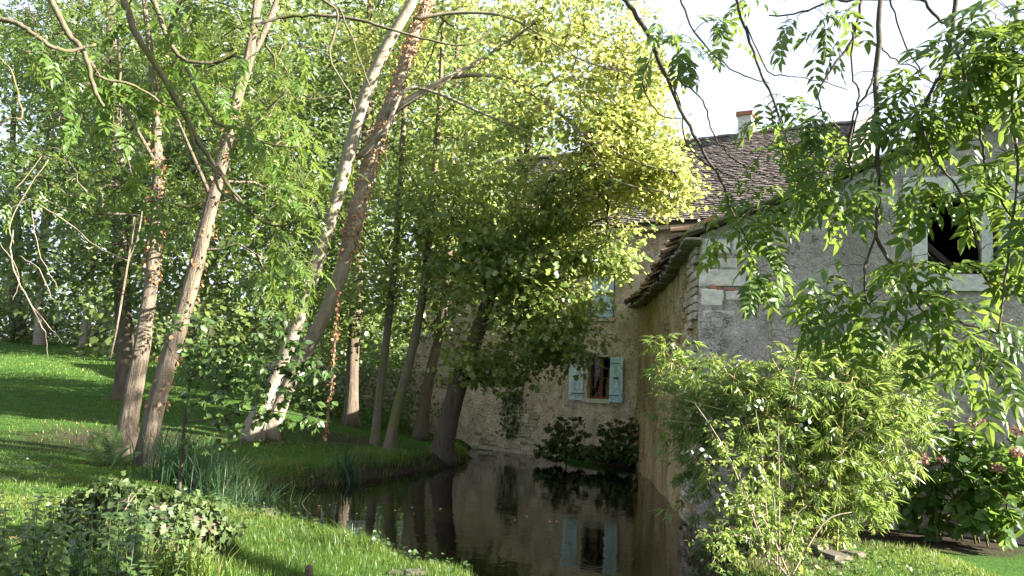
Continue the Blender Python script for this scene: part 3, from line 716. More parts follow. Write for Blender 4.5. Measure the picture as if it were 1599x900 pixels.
# quoins on the gable corner
r = random.Random(3)
for (x0, y0, x1, y1) in ((1097, 374, 1140, 397), (1142, 372, 1180, 396), (1097, 399, 1117, 419), (1119, 404, 1152, 420), (1094, 421, 1176, 448), (1092, 452, 1130, 480), (1132, 455, 1165, 470), (1091, 484, 1150, 512)):
    a0, z1_ = BW.at(x0, y0); a1, z0_ = BW.at(x1, y1)
    put_stone(barn, BW, max((a0 + a1) / 2, (a1 - a0) / 2 + .01), (z0_ + z1_) / 2, a1 - a0 - .012, z1_ - z0_, .12, QUO, r, 'quoin_stone', rot=r.uniform(-.02, .02), out=-.035)
for (x, y, w_, h_) in ((1116, 398, .16, .035), (1112, 449, .12, .05), (1124, 451, .08, .06), (1140, 453, .14, .04), (1160, 452, .1, .03), (1135, 408, .05, .1), (1160, 500, .12, .03), (1172, 503, .07, .035), (1422, 345, .05, .12), (1423, 366, .05, .1), (1421, 380, .05, .08)):
    a0, z0_ = BW.at(x, y)
    put_stone(barn, BW, a0, z0_, w_, h_, .06, stone_meshes(1, M['brick'], int(x), 'brick'), r, 'brick', out=-.012)
# rubble at the corner of the side wall
for k in range(34):
    z0_ = .1 + k * .122
    a = .12 + r.uniform(-.03, .05)
    for j in range(3):
        wd_ = r.uniform(.2, .42)
        if r.random() < .85: put_stone(barn, SWL, a + wd_ / 2, z0_, wd_ * .95, .105, .1, SIDE if False else RUB, r, rot=r.uniform(-.04, .04), out=r.uniform(-.025, .005))
        a += wd_
for (a_, z_) in ((1.7, 2.95), (1.55, 2.75)):
    put_stone(barn, SWL, a_, z_, .22, .09, .22, RUB, r, out=.05)
# far low stone wall
LW = Wall(P(455, 580, 27), R(6)); lw = empty('stone_wall', LW(2, 0, gz(*LW(2, 0, 0).xy)), 'low grey stone wall seen far between the dark trunks', 'wall')
g0 = gz(LW(1, 0, 0).x, LW(1, 0, 0).y)
mb = MB(); mb.box(LW, -1, 5, .08, .42, g0 - .8, g0 + .75); mb.build('core', M['stone'], lw)
r = random.Random(33)
z = g0 - .2
while z < g0 + .8:
    ht = r.uniform(.12, .18); a = -1.
    while a < 5:
        wd_ = r.uniform(.2, .5); put_stone(lw, LW, a + wd_ / 2, z + ht / 2, wd_ * .95, ht * .92, .16, RUB, r, out=-.07); a += wd_
    z += ht

# ------------------------------------------------------------------ leaves
def T_lance(wd=0.16):
    return np.array([(0, 0, 0), (wd, .42, .03), (0, 1, -.06), (-wd, .42, .03)]), np.array([(0, 1, 2), (0, 2, 3)])
def T_leaf(wd=0.18, fold=0.05, curl=-0.12):
    v = np.array([(0, 0, 0), (0, .5, -fold * .3), (0, 1, curl), (wd, .3, fold), (wd * .72, .68, fold + curl * .4), (-wd, .3, fold), (-wd * .72, .68, fold + curl * .4)])
    return v, np.array([(0, 3, 1), (3, 4, 1), (4, 2, 1), (0, 1, 5), (5, 1, 6), (6, 1, 2)])
def T_broad(wd=0.42):
    return np.array([(0, 0, 0), (wd, .3, .05), (wd * .75, .7, .0), (0, 1, -.08), (-wd * .75, .7, .0), (-wd, .3, .05)]), np.array([(0, 1, 2), (0, 2, 3), (0, 3, 4), (0, 4, 5)])
def T_lobed():
    return np.array([(0, 0, 0), (.5, .12, .03), (.26, .42, .0), (.42, .72, .03), (.0, 1, -.08), (-.42, .72, .03), (-.26, .42, .0), (-.5, .12, .03)]), np.array([(0, 1, 2), (0, 2, 6), (2, 3, 4), (2, 4, 6), (6, 4, 5), (0, 6, 7)])
def stamp(T, pos, axis, nrm, size):
    tv, tf = T; axis = unit(axis); side = unit(np.cross(axis, nrm)); up = np.cross(side, axis)
    size = np.broadcast_to(np.asarray(size, float), (len(pos),))
    V_ = pos[:, None, :] + size[:, None, None] * (tv[None, :, 0:1] * side[:, None, :] + tv[None, :, 1:2] * axis[:, None, :] + tv[None, :, 2:3] * up[:, None, :])
    F_ = (np.arange(len(pos)) * len(tv))[:, None, None] + tf[None]
    return V_.reshape(-1, 3), F_.reshape(-1, 3)
def pinnate(pos, axis, nrm, length, T, r, pairs=4, lf=0.42):
    """expand leaf frames into leaflets"""
    axis = unit(axis); side = unit(np.cross(axis, nrm)); up = np.cross(side, axis)
    Ps, As, Ns, Ss, own = [], [], [], [], []
    n = len(pos); idn = np.arange(n)
    for k in range(pairs):
        s = .28 + .66 * k / max(pairs - 1, 1)
        for sg in (-1, 1):
            base = pos + axis * (length * s)[:, None] - up * (length * .12 * s * s)[:, None]
            a = axis * .62 + side * sg * .8 + up * r.uniform(-.35, .1, (n, 1)) + r.normal(0, .1, (n, 3))
            Ps.append(base); As.append(a); Ns.append(up + side * sg * .15 + r.normal(0, .15, (n, 3))); Ss.append(length * lf * r.uniform(.8, 1.1, n) * (1 - .25 * abs(s - .6))); own.append(idn)
    Ps.append(pos + axis * length[:, None] - up * (length * .12)[:, None]); As.append(axis - up * .2); Ns.append(up); Ss.append(length * lf * 1.05); own.append(idn)
    V_, F_ = stamp(T, np.concatenate(Ps), np.concatenate(As), np.concatenate(Ns), np.concatenate(Ss))
    return V_, F_, np.repeat(np.concatenate(own), len(T[1]))
def cloud(centers, crad, per, kind, size, seed, droop=.5, flat=.6):
    r = np.random.default_rng(seed); n = len(centers); Nn = n * per
    cc = np.repeat(centers, per, 0); cr = np.repeat(np.broadcast_to(crad, (n,)), per)
    off = r.normal(0, .5, (Nn, 3)) * np.array([1, 1, flat]) * cr[:, None]
    pos = cc + off
    out = np.repeat(unit(r.normal(0, 1, (n, 3)) * np.array([1, 1, .3])), per, 0)
    axis = unit(unit(off) * .8 + out * .6 + np.array([0, 0, -droop]) + r.normal(0, .35, (Nn, 3)))
    nrm = np.array([.1, -.15, 1.]) + r.normal(0, .42, (Nn, 3))
    cv = np.repeat(np.clip(r.normal(.45, .24, n), 0, 1), per)
    sz = size * r.uniform(.45, 1.3, Nn)
    if kind == 'pinnate':
        V_, F_, own = pinnate(pos, axis, nrm, sz, T_lance(.17), r)
        var = np.clip(cv[own] + r.normal(0, .12, Nn)[own], 0, 1)
        return V_, F_, var
    T = {'lobed': T_lobed(), 'broad': T_broad(), 'lance': T_lance(.2), 'quad': T_lance(.38)}[kind]
    V_, F_ = stamp(T, pos, axis, nrm, sz)
    var = np.repeat(np.clip(cv + r.normal(0, .14, Nn), 0, 1), len(T[1]))
    return V_, F_, var
def blob(px, py, D, rx_, ry_, rd, n, r):
    c = np_of(P(px, py, D)); k = D / FPX
    d = unit(r.normal(0, 1, (n, 3))) * (r.uniform(0.05, 1, n) ** (1 / 2.0))[:, None]
    return c + d * np.array([rx_ * k, rd, ry_ * k])
def grow(paths, targets, rbase, rng, droop=.12, sub=2):
    """attach every target to the nearest part of the skeleton; returns list of (points, radii)"""
    nodes = []; dep = []
    for pts in paths:
        for p in pts: nodes.append(np_of(p)); dep.append(0.0)
    n0 = len(nodes); par = [-1] * n0; cnt = [0] * n0
    arr = np.array(nodes)
    order = np.argsort([np.min(np.linalg.norm(arr - t, axis=1)) for t in targets])
    chains = []
    buf = np.zeros((n0 + len(targets) * (sub + 1), 3)); buf[:n0] = arr; dp = np.zeros(len(buf)); m_ = n0
    for ti in order:
        t = targets[ti]
        d = np.linalg.norm(buf[:m_] - t, axis=1)
        cost = d + .25 * dp[:m_] + .35 * np.maximum(buf[:m_, 2] - t[2], 0)
        j = int(np.argmin(cost)); a = buf[j]; ch_ = [j]; prev = j
        ln_ = d[j]
        for s in range(1, sub + 2):
            f = s / (sub + 1)
            p = a + (t - a) * f
            if s <= sub: p = p + np.array([0, 0, droop * ln_ * math.sin(math.pi * f)]) + rng.normal(0, .05 * ln_, 3)
            buf[m_] = p; dp[m_] = dp[prev] + ln_ / (sub + 1); par.append(prev); cnt.append(0); prev = m_; ch_.append(m_); m_ += 1
        chains.append(ch_)
        q = prev
        while q >= 0: cnt[q] += 1; q = par[q]
    out = []
    for ch_ in chains:
        rd = []
        for i, q in enumerate(ch_):
            c = cnt[ch_[1]] if i == 0 else cnt[q]
            rd.append(rbase * max(c, 1) ** .45)
        rd[-1] *= .6
        out.append(([buf[q] for q in ch_], rd))
    return out
TREES = {}
WSC = 1.0
def trunk_path(pix, D0, D1=None):
    """pix: list of (px,py,width_px[,D])"""
    D1 = D0 if D1 is None else D1; n = len(pix); pts = []; rad = []
    for i, q in enumerate(pix):
        D = q[3] if len(q) > 3 else D0 + (D1 - D0) * i / max(n - 1, 1)
        pts.append(P(q[0], q[1], D)); rad.append(q[2] * .5 * D / FPX * WSC)
    return catmull(pts, rad, 5)
def tree(name, label, trunks, limbs, blobs, leafkind, leafmat, per, size, crad, bark, seed, rbase=.0075, sides=12, rough=.05, group=None, twigmat=None, flare=True, droop=.5, cat='tree', root=True):
    rng = np.random.default_rng(seed); rr = random.Random(seed)
    paths = [trunk_path(*t) for t in trunks]
    b = paths[0][0][0]; base = Vector((b.x, b.y, gz(b.x, b.y)))
    o = empty(name, base, label, cat, group)
    allp = []
    for i, (pts, rad) in enumerate(paths):
        pts = list(pts); rad = list(rad)
        if root:
            z = gz(pts[0].x, pts[0].y)
            if pts[0].z > z - .05:
                pts = [Vector((pts[0].x - (pts[1].x - pts[0].x) * .2, pts[0].y, z - .25))] + pts; rad = [rad[0] * 1.1] + rad
        if flare:
            for k in range(min(5, len(rad))): rad[k] *= 1 + .22 * (1 - k / 5) ** 2
        q = MB(); q.trunk(pts, rad, sides * 2, rr, rough, .35 if flare else 0); q.build('trunk', bark, o, True); allp.append(pts)
    for l in limbs:
        pts, rad = trunk_path(*l); q = MB(); q.tube(pts, rad, 7, True, rough, rr); q.build('limb', bark, o, True); allp.append(pts)
    cs = np.concatenate([blob(*bl, rng) for bl in blobs])
    keep = Noise(seed + 5, 12, .6, 1.8)(cs) > -.75
    cs = cs[keep]
    q = MB()
    for pts, rad in grow(allp, cs, rbase, rng): q.tube(pts, rad, 4, False)
    tag(q.build('branchwork', twigmat or bark, o, True), kind='stuff')
    V_, F_, var = cloud(cs, crad * rng.uniform(.7, 1.25, len(cs)), per, leafkind, size, seed + 9, droop)
    mesh_np('crown', V_, F_, leafmat, o, var)
    TREES[name] = o
    return o

# two rough-barked trees on the lawn
WSC = .62
treeB = tree('ash_tree', 'rough-barked ash tree in front of the lawn, fern at its foot', [([(228, 728, 56), (238, 660, 44), (262, 570, 44), (292, 470, 40), (318, 370, 36), (345, 260, 32), (372, 150, 28), (388, 95, 26), (402, 0, 20), (412, -120, 16)], 12.6, 13.2)],
    [([(386, 100, 18), (408, 60, 17), (432, 0, 15), (455, -110, 12)], 13.1, 13.4), ([(330, 310, 12), (300, 240, 9), (270, 170, 6)], 12.9, 12.2), ([(350, 250, 10), (400, 190, 8), (450, 140, 6)], 13, 12.4)],
    [(330, 110, 14.6, 120, 110, 1.4, 50), (300, 320, 14.2, 90, 80, .9, 20), (440, 250, 13.6, 70, 120, 1.2, 40), (460, 60, 14.2, 100, 80, 1.2, 36), (430, 420, 13.4, 60, 60, .9, 16), (380, -100, 13.5, 220, 110, 2.2, 60)],
    'pinnate', M['ash_mid'], 11, .26, .42, M['bark_rough'], 101)
treeA = tree('ash_tree', 'ash tree with a sunlit pale stem and dry ivy tangle high up', [([(196, 700, 46), (204, 640, 40), (222, 540, 38), (236, 440, 32), (243, 350, 29), (246, 250, 24), (240, 130, 18), (225, 0, 13), (215, -100, 9)], 13.3, 14.2)],
    [([(246, 260, 10), (200, 180, 8), (150, 110, 6)], 13.8, 13.6), ([(240, 160, 9), (280, 80, 7), (300, 10, 5)], 14, 14.4)],
    [(120, 140, 14.2, 120, 120, 1.6, 50), (100, 310, 13.8, 90, 80, 1.2, 26), (250, 60, 15.6, 130, 90, 1.2, 36), (40, 60, 14, 90, 90, 1.5, 30), (200, 260, 15.0, 60, 60, .6, 8), (180, -110, 14, 220, 110, 2, 56)],
    'pinnate', M['ash_mid'], 11, .26, .42, M['bark_rough'], 131)
# dark tree behind
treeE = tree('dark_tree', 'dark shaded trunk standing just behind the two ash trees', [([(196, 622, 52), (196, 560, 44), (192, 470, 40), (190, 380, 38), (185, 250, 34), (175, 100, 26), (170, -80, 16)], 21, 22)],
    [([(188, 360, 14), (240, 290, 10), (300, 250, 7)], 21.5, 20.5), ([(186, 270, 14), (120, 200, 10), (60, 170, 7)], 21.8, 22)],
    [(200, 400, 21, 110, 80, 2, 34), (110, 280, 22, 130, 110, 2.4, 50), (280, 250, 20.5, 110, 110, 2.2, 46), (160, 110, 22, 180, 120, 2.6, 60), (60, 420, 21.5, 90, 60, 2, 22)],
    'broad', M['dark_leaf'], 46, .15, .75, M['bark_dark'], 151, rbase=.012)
# twin-stemmed pale tree leaning over the pond
WSC = .70
twin = tree('twin_stemmed_tree', 'pale smooth tree with two long stems leaning over the pond', [([(396, 668, 36), (425, 600, 34), (458, 525, 33), (488, 430, 31), (518, 335, 30), (545, 240, 30), (570, 150, 28), (605, 70, 26), (645, 0, 22), (700, -110, 16)], 16, 15.2),
     ([(428, 655, 33), (463, 575, 30), (503, 500, 29), (538, 410, 31), (560, 320, 38), (585, 230, 36), (615, 150, 30), (645, 60, 26), (668, 0, 22), (705, -110, 16)], 16.4, 15.6)],
    [([(608, 178, 20), (650, 150, 18), (700, 122, 15), (755, 92, 10, 15.74), (830, 40, 6, 15.50)], 15.7, 15.2), ([(700, 122, 10, 15.78), (760, 118, 9, 15.77), (830, 140, 8, 15.50), (900, 200, 7, 15.00), (985, 250, 5, 14.40), (1060, 270, 3, 14.00)], 15.3),
     ([(560, 245, 15, 15.70), (600, 205, 12, 15.40), (632, 142, 9, 15.35), (680, 145, 7, 15.38), (760, 180, 6, 15.27), (850, 215, 5, 15.20)], 15.5), ([(800, 130, 7, 15.56), (870, 175, 6, 15.20), (910, 215, 5, 14.80), (960, 280, 4, 14.40), (1040, 300, 3, 14.00)], 14),
     ([(645, 30, 10, 15.62), (720, 20, 8, 15.58), (800, 30, 6, 15.36), (900, 90, 4, 14.80), (1000, 120, 3, 14.20)], 15)],
    [(840, 130, 16.1, 180, 120, 2.0, 110), (950, 230, 15.3, 125, 95, 1.4, 100), (740, 190, 16.5, 130, 120, 1.6, 50), (640, 60, 17.3, 150, 90, 1.6, 36), (900, 40, 15.9, 140, 80, 1.8, 64), (900, 380, 16.3, 110, 70, 1.2, 34), (780, 330, 16.7, 110, 70, 1.2, 22), (1035, 285, 14.7, 60, 45, .6, 40), (985, 140, 15.1, 60, 110, 1.0, 60), (800, -90, 16.4, 260, 90, 2.0, 60), (650, 280, 16.9, 80, 80, .8, 14), (890, 300, 15.7, 120, 60, 1.2, 60)],
    'broad', M['yellow'], 50, .10, .4, M['bark_pale'], 171, rbase=.0085, rough=.03, twigmat=M['bark_moss'])
# slim dark trees behind the bank
WSC = .52
tree('slim_tree', 'slender mossy stem rising straight from the grassy bank', [([(586, 690, 30), (592, 620, 25), (602, 540, 23), (612, 450, 22), (622, 340, 20), (630, 200, 17), (640, 40, 13), (650, -60, 9)], 18, 19)],
    [([(614, 430, 8), (570, 360, 6), (530, 320, 4)], 18.5, 18.6)],
    [(570, 330, 18.8, 110, 90, 1.6, 56), (640, 220, 19, 110, 100, 1.6, 60), (600, 430, 18.4, 90, 60, 1.2, 40), (630, 60, 19, 120, 90, 1.8, 40), (480, 420, 18.6, 60, 60, 1.2, 20)], 'broad', M['maple'], 40, .13, .6, M['bark_moss'], 191, rbase=.009)
tree('slim_tree', 'slender stem leaning outward at the pond edge beside the mossy one', [([(606, 705, 30), (622, 630, 27), (645, 540, 26), (662, 450, 25), (672, 350, 22), (682, 220, 18), (690, 80, 14), (695, -60, 10)], 17.4, 18.6)],
    [([(664, 440, 8), (700, 370, 6), (740, 340, 4)], 18, 18), ([(672, 340, 8), (640, 270, 6), (610, 230, 4)], 18.2, 18.6)],
    [(680, 330, 18.2, 100, 100, 1.5, 64), (690, 440, 18, 70, 60, 1.0, 30), (720, 190, 18.6, 120, 100, 1.6, 56), (680, 60, 18.8, 130, 90, 1.8, 40)], 'broad', M['maple'], 40, .12, .6, M['bark_moss'], 211, rbase=.009)
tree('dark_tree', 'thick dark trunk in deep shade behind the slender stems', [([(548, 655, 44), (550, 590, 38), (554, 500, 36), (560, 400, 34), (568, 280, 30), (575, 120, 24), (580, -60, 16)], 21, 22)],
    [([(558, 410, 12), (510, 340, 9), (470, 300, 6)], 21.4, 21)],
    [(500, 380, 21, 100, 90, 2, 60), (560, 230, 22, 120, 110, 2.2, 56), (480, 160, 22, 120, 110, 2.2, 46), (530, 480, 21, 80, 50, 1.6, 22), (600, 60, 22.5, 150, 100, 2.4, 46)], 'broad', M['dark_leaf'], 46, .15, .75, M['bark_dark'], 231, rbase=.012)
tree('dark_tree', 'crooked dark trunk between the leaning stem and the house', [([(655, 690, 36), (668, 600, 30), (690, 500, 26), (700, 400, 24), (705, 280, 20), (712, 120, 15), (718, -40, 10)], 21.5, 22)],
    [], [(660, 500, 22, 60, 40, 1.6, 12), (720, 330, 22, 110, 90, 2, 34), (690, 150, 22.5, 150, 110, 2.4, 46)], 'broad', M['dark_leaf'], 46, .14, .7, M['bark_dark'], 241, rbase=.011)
# maple leaning over the water in front of the house
WSC = .74
tree('maple_tree', 'leafy maple leaning over the water in front of the house wall', [([(690, 708, 40), (700, 660, 37), (716, 600, 36), (735, 550, 34), (752, 500, 30), (775, 430, 26), (800, 340, 20), (820, 250, 14), (835, 160, 8)], 18.2, 17)],
    [([(745, 520, 16, 17.8), (790, 470, 13, 17.2), (850, 430, 10, 16.6), (920, 400, 6, 16.2)], 17.5), ([(765, 460, 14, 17.7), (730, 390, 11, 17.4), (700, 330, 7, 17.2)], 17.5), ([(785, 400, 12, 17.5), (850, 340, 9, 16.6), (920, 300, 7, 16), (990, 310, 4, 15.6)], 17)],
    [(770, 430, 17.2, 100, 100, 1.6, 76), (870, 420, 16.6, 100, 90, 1.5, 80), (960, 360, 16, 75, 75, 1.0, 60), (860, 530, 17, 90, 45, 1.1, 40), (900, 300, 16.2, 120, 80, 1.4, 76), (740, 320, 17.3, 110, 90, 1.5, 60), (745, 560, 17.3, 60, 40, .9, 22), (840, 230, 16.6, 130, 80, 1.4, 70), (1000, 330, 15.6, 46, 60, .7, 40), (790, 590, 17, 30, 30, .5, 6), (950, 260, 15.8, 95, 70, 1.2, 60)],
    'lobed', M['maple'], 40, .125, .46, M['bark_dark'], 261, rbase=.0075, droop=.8)
# far trees beyond the lawn
WSC = .8
fars = [('far_tree', 'pale far trunk rising at the edge of the sunlit lawn', (62, 536), 20, 44, (75, 200), 'bark_pale'), ('far_tree', 'far tree with trunk leaning over the lit lawn', (132, 538), 16, 44, (165, 180), 'bark_pale'),
        ('far_tree', 'far tree with short reclining trunk by the leaning one', (150, 540), 13, 45, (230, 200), 'bark_pale'), ('far_tree', 'broad dark tree closing the view beside the far lawn', (32, 540), 26, 47, (20, 220), 'bark_dark'),
        ('far_tree', 'tall far tree seen past the shaded dark trunk', (300, 560), 20, 42, (320, 200), 'bark_dark'), ('far_tree', 'tall far tree glimpsed between the pale stems', (450, 565), 20, 38, (440, 150), 'bark_dark')]
for i, (nm_, lb, (bx, by), wd_, D, (tx, ty), bk) in enumerate(fars):
    tree(nm_, lb, [([(bx, by, wd_), ((bx * 2 + tx) / 3 - 4, by - 90, wd_ * .8), ((bx + tx) / 2, (by + ty) / 2, wd_ * .7), (tx, ty, wd_ * .4), (tx + 10, ty - 160, wd_ * .2)], D, D)], [],
         [(tx, (by + ty) / 2 - 40, D, 110, 100, 4, 36), (tx + 20, ty, D, 130, 110, 4.5, 44), (tx, ty - 140, D, 110, 90, 4, 30)], 'quad', M['wood'], 44, .34, 1.6, M[bk], 300 + i * 7, rbase=.02, group='trees at the far edge of the lawn', sides=8)
# the wood that closes the view
rng = np.random.default_rng(77)
n = 1300
cx = rng.uniform(-75, 2, n); cy_ = rng.uniform(48, 72, n) - np.clip(cx + 30, 0, 40) * .35; cz_ = rng.uniform(0, 1, n) ** 1.25 * 24
cs = np.stack([cx, cy_, cz_ + 2.5], -1); k = Noise(9, 12, .12, .5)(cs); cs = cs[(k > -.5) | (cs[:, 2] < 8)]
V_, F_, var = cloud(cs, 2.2, 46, 'quad', .6, 78, .4)
tag(mesh_np('woodland', V_, F_, M['wood'], None, var), 'dense green wood closing the view behind the lawn', 'woodland', kind='stuff')
n = 520; cx = rng.uniform(-20, 1.5, n); cy_ = rng.uniform(33, 42, n); cz_ = 1.5 + rng.uniform(0, 1, n) * 17
V_, F_, var = cloud(np.stack([cx, cy_, cz_], -1), 1.5, 44, 'quad', .36, 81, .4)
tag(mesh_np('thicket', V_, F_, M['wood'], None, var), 'tall thicket of leaves closing the gap between stems and house', 'thicket', kind='stuff')
# undergrowth at the wood's edge
n = 420; cx = rng.uniform(-40, -3, n); cy_ = np.where(cx < -8, rng.uniform(44, 48, n), rng.uniform(25, 34, n)); cz_ = ground_z(cx, cy_) + rng.uniform(0, 1, n) ** 1.5 * 2.6
V_, F_, var = cloud(np.stack([cx, cy_, cz_], -1), .9, 40, 'quad', .22, 79, .3)
tag(mesh_np('undergrowth', V_, F_, M['wood'], None, var), 'leafy undergrowth along the edge of the wood', 'undergrowth', kind='stuff')
n = 150; cx = rng.uniform(-7, -2.2, n); cy_ = rng.uniform(21.5, 25, n); cz_ = ground_z(cx, cy_) + rng.uniform(0, 1, n) ** 1.3 * 2.2
V_, F_, var = cloud(np.stack([cx, cy_, cz_], -1), .5, 46, 'broad', .10, 80, .3)
tag(mesh_np('shrubbery', V_, F_, M['dark_leaf'], None, var), 'dim shrubbery behind the trunks beside the house', 'shrubbery', kind='stuff')

# ------------------------------------------------------------------ overhanging ash branches close to the viewer
def pin_mesh(name, mat, seed, length=.26, pairs=4, wd=.17, lf=.42):
    r = np.random.default_rng(seed)
    n1 = 1; z = np.zeros((1, 3)); ax = np.array([[0, 1., 0]]); up = np.array([[0, 0, 1.]])
    V_, F_, own = pinnate(z, ax, up, np.array([length]), T_leaf(wd * 1.15, .05, -.14), r, pairs, lf)
    # rachis
    q = MB(); pts = [(0, length * t, -length * .12 * t * t) for t in np.linspace(0, 1, 6)]
    q.tube(pts, [.0022] * 5 + [.001], 3, False)
    b = len(V_); V2 = np.concatenate([V_, np.array(q.v)])
    F2 = [list(f) for f in F_] + [[i + b for i in f] for f in q.f]
    me = bpy.data.meshes.new(name); me.from_pydata([tuple(v) for v in V2], [], F2); me.materials.append(mat)
    at = me.attributes.new('var', 'FLOAT', 'FACE'); vv = np.full(len(F2), .45) + np.concatenate([np.repeat(r.normal(0, .1, len(F_) // 6), 6), np.zeros(len(q.f))]); at.data.foreach_set('value', vv.astype(np.float32))
    me.update(); return me
def hanging_ash(name, label, trunk_xy, trunk_pts, branches, regions, mat, seed, nobj=290, length=(.2, .3), bark=M['twig'], thick=1.0, stuff=0):
    rng = np.random.default_rng(seed); r = random.Random(seed)
    o = empty(name, (trunk_xy[0], trunk_xy[1], gz(*trunk_xy)), label, 'tree')
    tp, tr = catmull([Vector(p) for p, _ in trunk_pts], [q for _, q in trunk_pts], 6)
    q = MB(); q.tube(tp, tr, 12, True, .05, r); q.build('trunk', M['bark_rough'], o, True)
    allp = []
    for br in branches:
        pts = [P(*p[:3]) for p in br]; rad = [p[3] * .5 * p[2] / FPX * thick for p in br]
        pts, rad = catmull(pts, rad, 5)
        pts = [p + Vector((r.uniform(-.006, .006), r.uniform(-.01, .01), r.uniform(-.006, .006))) for p in pts]
        q = MB(); q.tube(pts, rad, 7, True, .10, r); q.build('branch', bark, o, True); allp.append(pts)
        if br[0][1] <= 5:   # comes from above the frame: carry it up to the trunk
            top = min(tp, key=lambda p: abs(p.z - (pts[0].z + 2.0)))
            a = pts[0]; mid = a.lerp(top, .5) + Vector((0, 0, .8)); sv = (pts[0] - pts[1]).normalized() * .5
            p2, r2 = catmull([a, a + sv, mid, top], [rad[0], rad[0] * 1.3, rad[0] * 2.2, rad[0] * 3.4], 6)
            q = MB(); q.tube(p2, r2, 7, True, .06, r); q.build('limb', bark, o, True)
    T_, w_ = [], []
    for (px, py, D, rx_, ry_, rd, n) in regions: T_.append(blob(px, py, D, rx_, ry_, rd, n, rng))
    T_ = np.concatenate(T_)
    q = MB()
    chains = grow(allp, T_, .0016, rng, .06, 2)
    for pts, rad in chains: q.tube(pts, rad, 4, False)
    tag(q.build('twigs', bark, o, True), kind='stuff')
    meshes = [pin_mesh('leaf', mat, seed + k, 1.0, pairs) for k, pairs in enumerate((4, 4, 5, 3, 4, 5))]
    order = list(range(len(chains))); r.shuffle(order); frames = []
    for i in order:
        pts, _ = chains[i]; e = Vector(pts[-1]); d = (Vector(pts[-1]) - Vector(pts[-2])).normalized()
        for k in range(r.choice((1, 1, 2, 2))):
            ax = (d * .5 + Vector((r.gauss(0, .6), r.gauss(0, .6), -.55 + r.gauss(0, .25)))).normalized()
            up = Vector((r.gauss(0, .35), r.gauss(0, .35) - .25, 1.0)); sd_ = ax.cross(up).normalized(); up = sd_.cross(ax)
            frames.append((e, ax, sd_, up, r.uniform(*length)))
    for (e, ax, sd_, up, L_) in frames[:nobj]:
        inst('leaf', r.choice(meshes), Matrix.Translation(e) @ Matrix((sd_, ax, up)).transposed().to_4x4() @ Matrix.Scale(L_, 4), o)
    rest = frames[nobj:]
    if rest:
        V_, F_, own = pinnate(np.array([f[0] for f in rest]), np.array([f[1] for f in rest]), np.array([f[3] for f in rest]), np.array([f[4] for f in rest]), T_leaf(.17), rng, 4)
        tag(mesh_np('foliage', V_, F_, mat, o, np.clip(np.random.default_rng(1).normal(.45, .12, len(rest))[own], 0, 1)), kind='stuff')
    return o
